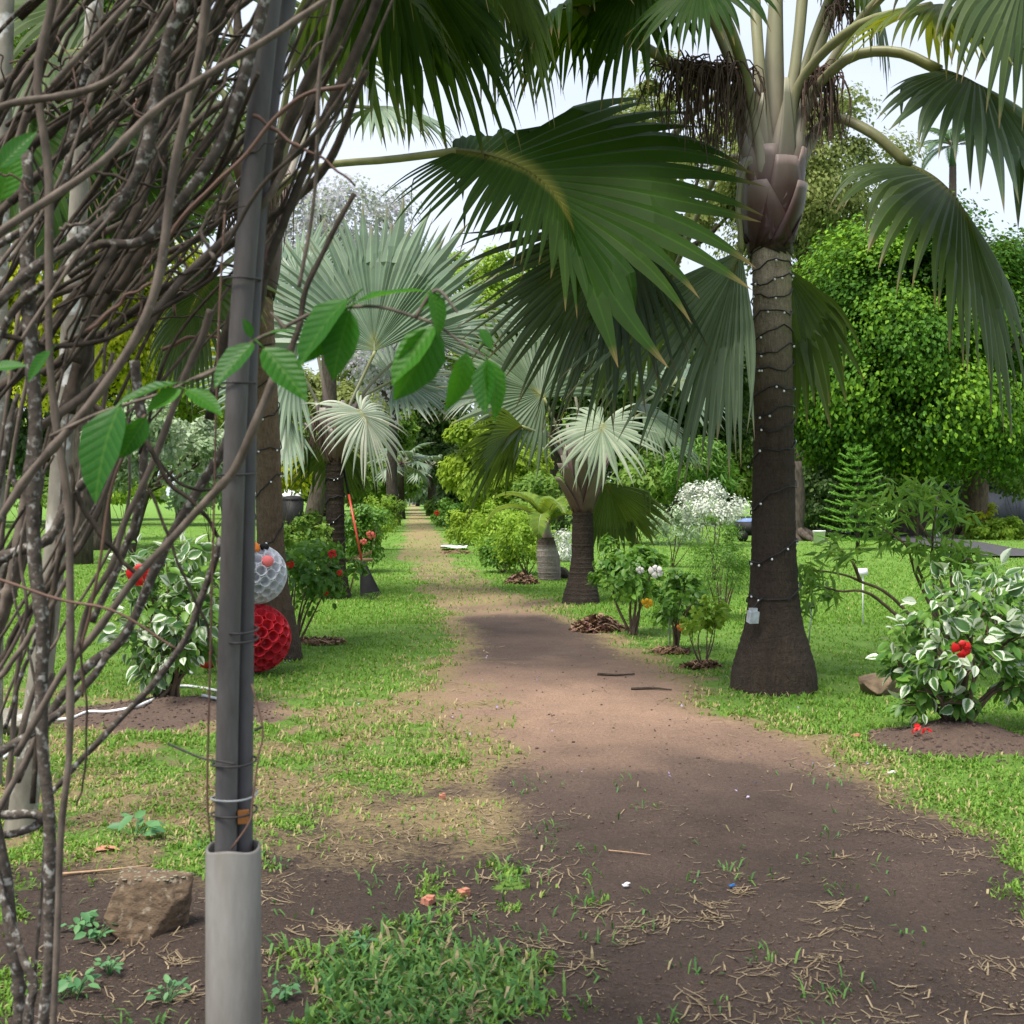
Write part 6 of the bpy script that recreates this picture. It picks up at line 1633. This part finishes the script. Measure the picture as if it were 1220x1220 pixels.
for k, (cx_, py_, w_, mt) in enumerate([(282, 458, 20, 'tie'), (281, 566, 21, 'tie'), (288, 763, 17, 'tie'), (288, 752, 17, 'tie'), (288, 335, 20, 'tie'), (279, 908, 24, 'tie'), (279, 948, 25, 'grey_metal'), (279, 967, 25, 'tie')]):
    c = P(cx_, py_, YQ + .01); a = np.linspace(0, 2 * math.pi, 25)
    rr_ = (w_ + 2) / FPX * YQ
    mb = MB(); mb.tube(np.stack([c[0] + np.cos(a) * rr_, c[1] + np.sin(a) * .047, c[2] + np.cos(a) * .004 + np.sin(a * 2) * .002], -1), .0022, 5, cap=False); mb.build('wire_tie', M[mt], pp_)
mb = MB(); mb.box(P(290, 973, YQ - .005), (.022, .012, .026), .2); mb.build('rusty_plate', M['rusty'], pp_, False)
for pts, r_, mt, nm in ([(252, 1003), (247, 950), (250, 800), (255, 600), (260, 400), (268, 250)], .0022, 'rust', 'rusty_wire'), ([(200, 886), (240, 903), (262, 907), (280, 910)], .0022, 'tie', 'wire_end'), ([(300, 815), (313, 868), (308, 900), (304, 930), (300, 960), (297, 980), (275, 1012)], .0020, 'rust', 'loose_wire'), ([(304, 870), (313, 866)], .003, 'tie', 'wire_end'):
    mb = MB(); mb.tube(spline([P(a, b, YQ - .045 - .01 * i) for i, (a, b) in enumerate(pts)], 24), r_, 5); mb.build(nm, M[mt], pp_)

# ------------------------------------------------------------------ pale slim tree behind the vines
YT = 5.6
st = thing('slim_tree', 'slim pale lichened trunk standing behind the vines on the left', 'tree', (P(30, HOR, YT)[0], YT, 0))
mb = MB(); mb.tube(spline([np.array([P(18, HOR, YT)[0], YT, -.1]), P(28, 960, YT), P(45, 830, YT), P(62, 690, YT), P(72, 560, YT), P(83, 413, YT), P(98, 180, YT), P(112, 20, YT), P(120, -160, YT)], 40), np.interp(np.linspace(0, 1, 40), [0, .15, .4, 1], [.085, .062, .048, .036]), 12); mb.build('trunk', M['pale_bark'], st)
s2 = thing('slim_tree', 'pale trunk at the very left edge behind the vines', 'tree', (P(0, HOR, 6.5)[0], 6.5, 0))
mb = MB(); mb.tube(spline([np.array([P(-8, HOR, 6.5)[0], 6.5, -.1]), P(-6, 700, 6.5), P(0, 300, 6.5), P(6, 20, 6.5), P(8, -160, 6.5)], 30), .045, 12); mb.build('trunk', M['pale_bark'], s2)

# ------------------------------------------------------------------ climbing vine over the arch
vine = thing('climbing_vine', 'tangle of bare woody vine stems climbing over the arch on the left', 'vine', (P(30, HOR, 2.9)[0], 2.9, 0))
def stem(pts, wpx, mat, y0, y1=None, name='stem', wig=2.0, seed=0, n=44, tap=.75):
    rg = np.random.default_rng(seed)
    y1 = y0 if y1 is None else y1
    m = len(pts)
    q = spline([P(a, b, y0 + (y1 - y0) * i / max(1, m - 1)) for i, (a, b) in enumerate(pts)], n)
    t = np.linspace(0, 1, n)
    for ax in range(3):
        q[:, ax] += wig / FPX * y0 * (np.sin(t * rg.uniform(6, 14) + rg.uniform(0, 6)) * .6 + np.sin(t * rg.uniform(18, 30) + rg.uniform(0, 6)) * .3)
    r_ = wpx / 2 / FPX * y0 * (1 - (1 - tap) * t)
    r_ = r_ * (1 + .10 * (vnoise(t * 22, t * 0 + seed, 5) - .5) * 2)
    kn = rg.integers(3, n - 3, 3)
    for k in kn: r_[k] *= 1.22
    mb = MB(); mb.tube(q, r_, 8); return mb.build(name, M[mat], vine)
S = [([(-60, 180), (0, 130), (130, 95), (207, 0), (260, -80)], 10, 'vine', 2.3), ([(-60, 330), (0, 278), (113, 200), (185, 131), (248, 89), (310, 52), (389, 0), (480, -60)], 11, 'vine', 2.2),
     ([(64, -60), (62, 0), (45, 90), (57, 193), (59, 275), (60, 420), (69, 520), (82, 606), (84, 710), (82, 800), (81, 903), (72, 990), (68, 1085), (60, 1300)], 11, 'vine', 2.35),
     ([(230, -60), (220, 0), (203, 41), (186, 120), (172, 193), (145, 241), (96, 286), (34, 324), (-10, 365), (-50, 420)], 17, 'vine_lichen', 2.4),
     ([(318, -20), (299, 69), (275, 145), (241, 207), (193, 265), (162, 289), (114, 292), (69, 330), (20, 365), (-10, 420)], 14, 'vine_lichen', 2.45),
     ([(30, 180), (33, 300), (36, 400), (41, 503), (38, 572), (43, 675), (52, 744), (50, 820), (52, 903), (58, 972), (57, 1075), (58, 1144), (52, 1220), (50, 1330)], 19, 'vine_lichen', 2.5),
     ([(255, -60), (248, 0), (241, 52), (227, 114), (206, 213), (189, 327), (160, 405), (117, 469), (69, 527), (31, 572), (-20, 650)], 13, 'vine', 2.25),
     ([(330, 445), (289, 538), (262, 579), (213, 634), (165, 686), (114, 751), (69, 810), (20, 900)], 11, 'vine', 2.35), ([(330, 445), (352, 400), (372, 330), (420, 230)], 8, 'twig', 2.35),
     ([(250, 370), (241, 400), (220, 452), (193, 520), (169, 579), (148, 624), (134, 675), (103, 727), (85, 800)], 9, 'vine', 2.6), ([(262, 640), (240, 715), (220, 765), (180, 815), (138, 862), (96, 907), (60, 945)], 9, 'vine_lichen', 2.55),
     ([(272, 520), (262, 545), (224, 606), (193, 661), (148, 755), (103, 796), (60, 850), (20, 930)], 13, 'vine_lichen', 2.75), ([(-20, 672), (20, 658), (62, 637), (80, 600), (110, 560)], 14, 'vine_lichen', 2.7),
     ([(40, 560), (31, 600), (20, 675), (0, 740), (-20, 820)], 20, 'vine', 2.9), ([(-20, 820), (0, 806), (38, 755), (80, 690)], 8, 'vine', 2.6), ([(-20, 905), (0, 896), (45, 868), (90, 830), (130, 780)], 12, 'vine_lichen', 2.6),
     ([(-20, 990), (0, 962), (41, 882), (62, 800)], 9, 'vine', 2.65), ([(-20, 968), (0, 972), (34, 968), (48, 979), (25, 992), (-20, 994)], 12, 'vine_lichen', 2.6), ([(-10, 960), (0, 1010), (8, 1075), (20, 1150), (25, 1230), (26, 1330)], 18, 'vine_lichen', 2.6),
     ([(33, 1330), (32, 1220), (38, 1170), (24, 1127), (4, 1070), (-20, 1000)], 12, 'vine_lichen', 2.55), ([(402, -60), (399, 0), (379, 103), (375, 224), (358, 344)], 6, 'vine', 2.3),
     ([(470, -60), (440, 30), (400, 110), (372, 180), (345, 250), (320, 310), (300, 400)], 13, 'twig', 2.55), ([(440, -60), (400, 40), (370, 90), (340, 160), (318, 230), (304, 300), (268, 400), (250, 500)], 15, 'twig', 2.7),
     ([(420, 95), (378, 155), (338, 195), (300, 240), (262, 300), (215, 345)], 6, 'twig', 2.3), ([(420, 100), (370, 112), (330, 140), (290, 185), (255, 220), (218, 260), (190, 300)], 6, 'rust', 2.35),
     ([(0, 400), (60, 412), (120, 405), (170, 380), (235, 345), (262, 320)], 7, 'twig', 2.5), ([(165, 510), (200, 570), (240, 610), (262, 640)], 6, 'twig', 2.5), ([(88, 585), (115, 630), (140, 660), (165, 688)], 7, 'twig', 2.4),
     ([(178, 580), (200, 640), (222, 690), (245, 745), (255, 780)], 4, 'twig', 2.4), ([(160, 510), (215, 575), (270, 585)], 4, 'twig', 2.7), ([(100, 470), (145, 520), (118, 600), (90, 660)], 7, 'vine', 2.6),
     ([(172, 495), (140, 560), (115, 690), (100, 760), (98, 830)], 4, 'rust', 2.3), ([(95, 760), (104, 850), (98, 930), (93, 960)], 3, 'twig', 2.3), ([(160, 430), (172, 520), (165, 600), (150, 655), (110, 740)], 12, 'vine_lichen', 2.9),
     ([(92, 430), (110, 380), (150, 330), (180, 290), (235, 240)], 16, 'twig', 2.9), ([(80, 490), (95, 440), (118, 360), (150, 300), (200, 240)], 20, 'twig', 3.0), ([(-20, 480), (40, 430), (90, 350), (160, 280), (260, 150), (300, 60)], 14, 'twig', 2.9)]
for k, (pts, w_, mt, y_) in enumerate(S):
    stem(pts, w_, mt, y_, y_ + .05, seed=k)
rg = np.random.default_rng(303)
for k in range(62):                                      # lesser stems of the arch, sweeping up to the right
    x0, y0 = rg.uniform(-80, 170), rg.uniform(90, 560)
    dx, dy = rg.uniform(110, 330), rg.uniform(190, 520)
    x1, y1 = x0 + dx, y0 - dy
    lim = 455 - .36 * max(y1, -60)
    if x1 > lim: x1 = lim - rg.uniform(0, 50)
    b = rg.normal() * 16
    pts = [(x0, y0), (x0 + dx * .3 + b, y0 - dy * .28 + b * .5), (x0 + (x1 - x0) * .65 - b * .6, y0 - dy * .63), (x1, y1), (x1 + 60, y1 - 130)]
    stem(pts, rg.choice([3, 4, 5, 6, 8, 11]), rg.choice(['twig', 'twig', 'vine', 'vine_lichen', 'twig']), rg.uniform(2.3, 3.3), rg.uniform(2.3, 3.2), seed=500 + k, wig=2)
for k in range(18):                                      # shaded stems at the back of the arch
    x0, y0 = rg.uniform(-90, 200), rg.uniform(60, 420)
    dx, dy = rg.uniform(120, 320), rg.uniform(120, 420)
    x1 = min(x0 + dx, 440 - .36 * max(y0 - dy, -60)); y1 = y0 - dy; b = rg.normal() * 20
    stem([(x0, y0), (x0 + (x1 - x0) * .35 + b, y0 - dy * .3), (x0 + (x1 - x0) * .7 - b, y0 - dy * .68), (x1, y1)], rg.choice([4, 6, 8, 10]), 'twig', rg.uniform(3.2, 4.0), None, seed=1500 + k, wig=3, n=30)
for k in range(90):                                      # thin cross twigs
    x0, y0 = rg.uniform(-20, 330), rg.uniform(-20, 420)
    if x0 > 350 - .3 * y0: continue
    a = rg.uniform(-.7, 2.6); L = rg.uniform(50, 150)
    pts = [(x0, y0), (x0 + math.cos(a) * L * .5 + rg.normal() * 10, y0 - math.sin(a) * L * .5 + rg.normal() * 10), (x0 + math.cos(a) * L, y0 - math.sin(a) * L)]
    stem(pts, rg.choice([2.5, 3, 4, 5]), rg.choice(['twig', 'twig', 'vine', 'rust']), rg.uniform(2.3, 3.2), None, 'twig', seed=700 + k, wig=4, n=20, tap=.5)
for k in range(26):                                      # the lower part: a few stems rising from the ground at left
    x0 = rg.uniform(-140, 60); 
    x1 = x0 + rg.uniform(20, 170); yt = rg.uniform(350, 600)
    pts = [(x0, 1320 if k < 8 else rg.uniform(750, 1000)), (x0 + (x1 - x0) * .3 + rg.normal() * 15, 900 if k < 8 else 740), (x0 + (x1 - x0) * .7 + rg.normal() * 15, 680 if k < 8 else 620), (x1, yt)]
    stem(pts, rg.choice([4, 5, 7, 9]), rg.choice(['twig', 'vine', 'vine_lichen']), rg.uniform(2.4, 3.2), None, seed=800 + k, wig=4)
# the arch carries on overhead, above and behind the view
for k in range(40):
    x0 = rg.uniform(-1.5, -.6); yy = rg.uniform(.6, 3.0); z0 = rg.uniform(2.6, 2.9)
    x1 = rg.uniform(.6, 2.4)
    q = spline([(x0, yy, z0), (x0 * .5 + x1 * .5, yy + rg.normal() * .3, 2.95 + .1 * yy + rg.uniform(0, .35)), (x1, yy + rg.normal() * .4, 2.9 + .1 * yy + rg.uniform(0, .3))], 24)
    mb = MB(); mb.tube(q, np.linspace(.012, .006, 24) * rg.uniform(.5, 1.5), 6); mb.build('stem', M['twig'], vine)
stem([(-20, 688), (0, 691), (69, 713), (138, 730), (210, 772)], 4, 'rust', 2.25, seed=991, name='tendril', wig=1)

# leaves of the vine, each one its own piece
M['vine_leaf'] = leafmat('vine_leaf', [(0, (.018, .095, .012)), (.6, (.030, .135, .014)), (1, (.055, .20, .016))], .40, (.13, .46, .01), .42, .22, obj=True, blotch=30)
VL = [leaf_data('vine_leaf', M['vine_leaf'], w_, c_) for w_, c_ in ((.25, .12), (.29, .28), (.25, .42), (.14, .2))]
YV = 2.0
shoot = thing('leafy_vine', 'leafy green vine shoot hanging in front of the pole and the silver palm', 'vine', tuple(P(300, 405, YV)))
def vstem(pts, y0, y1):
    mb = MB(); n_ = len(pts); mb.tube(spline([P(a, b, y0 + (y1 - y0) * i / (n_ - 1)) for i, (a, b) in enumerate(pts)], 30), np.linspace(.0042, .0018, 30), 6); mb.build('stem', M['vine'], shoot)
vstem([(232, 452), (262, 438), (300, 408), (335, 392), (375, 372), (417, 366), (455, 366), (495, 378), (522, 388), (555, 412), (578, 424)], 2.1, 1.95)
vstem([(60, 520), (110, 496), (150, 482), (200, 466), (240, 446), (262, 436)], 2.3, 2.12)
vstem([(495, 378), (520, 346), (545, 372)], 1.97, 1.95)
vstem([(340, 392), (330, 380), (322, 372)], 2.05, 2.05)
def vleaf(b, t, kind=0, y0=YV, y1=None, nrm=(0, -.8, .55), sc=1.0):
    p0 = P(b[0], b[1], y0); p1 = P(t[0], t[1], y1 if y1 is not None else y0 - .02)
    L = np.linalg.norm(p1 - p0) * sc * .96
    placed(VL[kind], shoot, p0, p1 - p0, nrm, L)
for a in [((415, 356), (338, 424), 1, 2.0, 1.97, (-.35, -.7, .7)), ((413, 364), (352, 436), 0, 2.03, 2.0, (.4, -.8, .4)), ((417, 370), (390, 450), 1, 2.0, 1.98, (-.1, -.95, .2)), ((314, 414), (368, 474), 0, 2.05, 2.0, (.1, -.8, .6)),
          ((422, 362), (508, 328), 3, 2.0, 2.05, (0, -.25, 1)), ((520, 390), (476, 480), 1, 1.97, 1.95, (.5, -.85, .2)), ((518, 388), (460, 456), 0, 1.96, 1.93, (-.35, -.8, .5)), ((513, 346), (534, 394), 2, 1.96, 1.94, (.6, -.75, .3)),
          ((525, 345), (496, 370), 0, 1.97, 1.96, (-.3, -.8, .4)), ((556, 420), (545, 488), 2, 1.96, 1.94, (.6, -.8, .1)), ((580, 428), (606, 492), 2, 1.95, 1.93, (.6, -.75, .2)), ((580, 428), (574, 494), 0, 1.95, 1.92, (-.5, -.8, .1)), ((572, 392), (588, 416), 0, 1.96, 1.95, (0, -.8, .6)),
          ((302, 408), (250, 458), 0, 2.06, 2.0, (-.2, -.75, .6)), ((222, 464), (267, 492), 0, 2.1, 2.07, (.1, -.6, .8)), ((212, 456), (130, 472), 3, 2.15, 2.1, (0, -.55, .9)), ((143, 483), (92, 588), 1, 2.2, 2.12, (-.35, -.85, .3)), ((216, 464), (172, 488), 0, 2.15, 2.12, (.0, -.8, .5)),
          ((174, 497), (143, 548), 0, 2.22, 2.2, (.55, -.75, .2)), ((150, 500), (122, 544), 0, 2.25, 2.25, (.1, .6, .7)), ((300, 402), (290, 378), 0, 2.06, 2.05, (0, -.7, .6)), ((318, 398), (352, 388), 3, 2.05, 2.03, (0, -.5, .9)), ((0, 200), (42, 152), 0, 2.2, 2.2, (-.1, -.9, .3)), ((-10, 440), (32, 432), 0, 2.2, 2.2, (0, -.7, .7)), ((60, 418), (28, 455), 0, 2.3, 2.3, (0, -.7, .7)), ((0, 240), (20, 170), 0, 2.4, 2.4, (.3, -.9, .1))]:
    vleaf(*a)
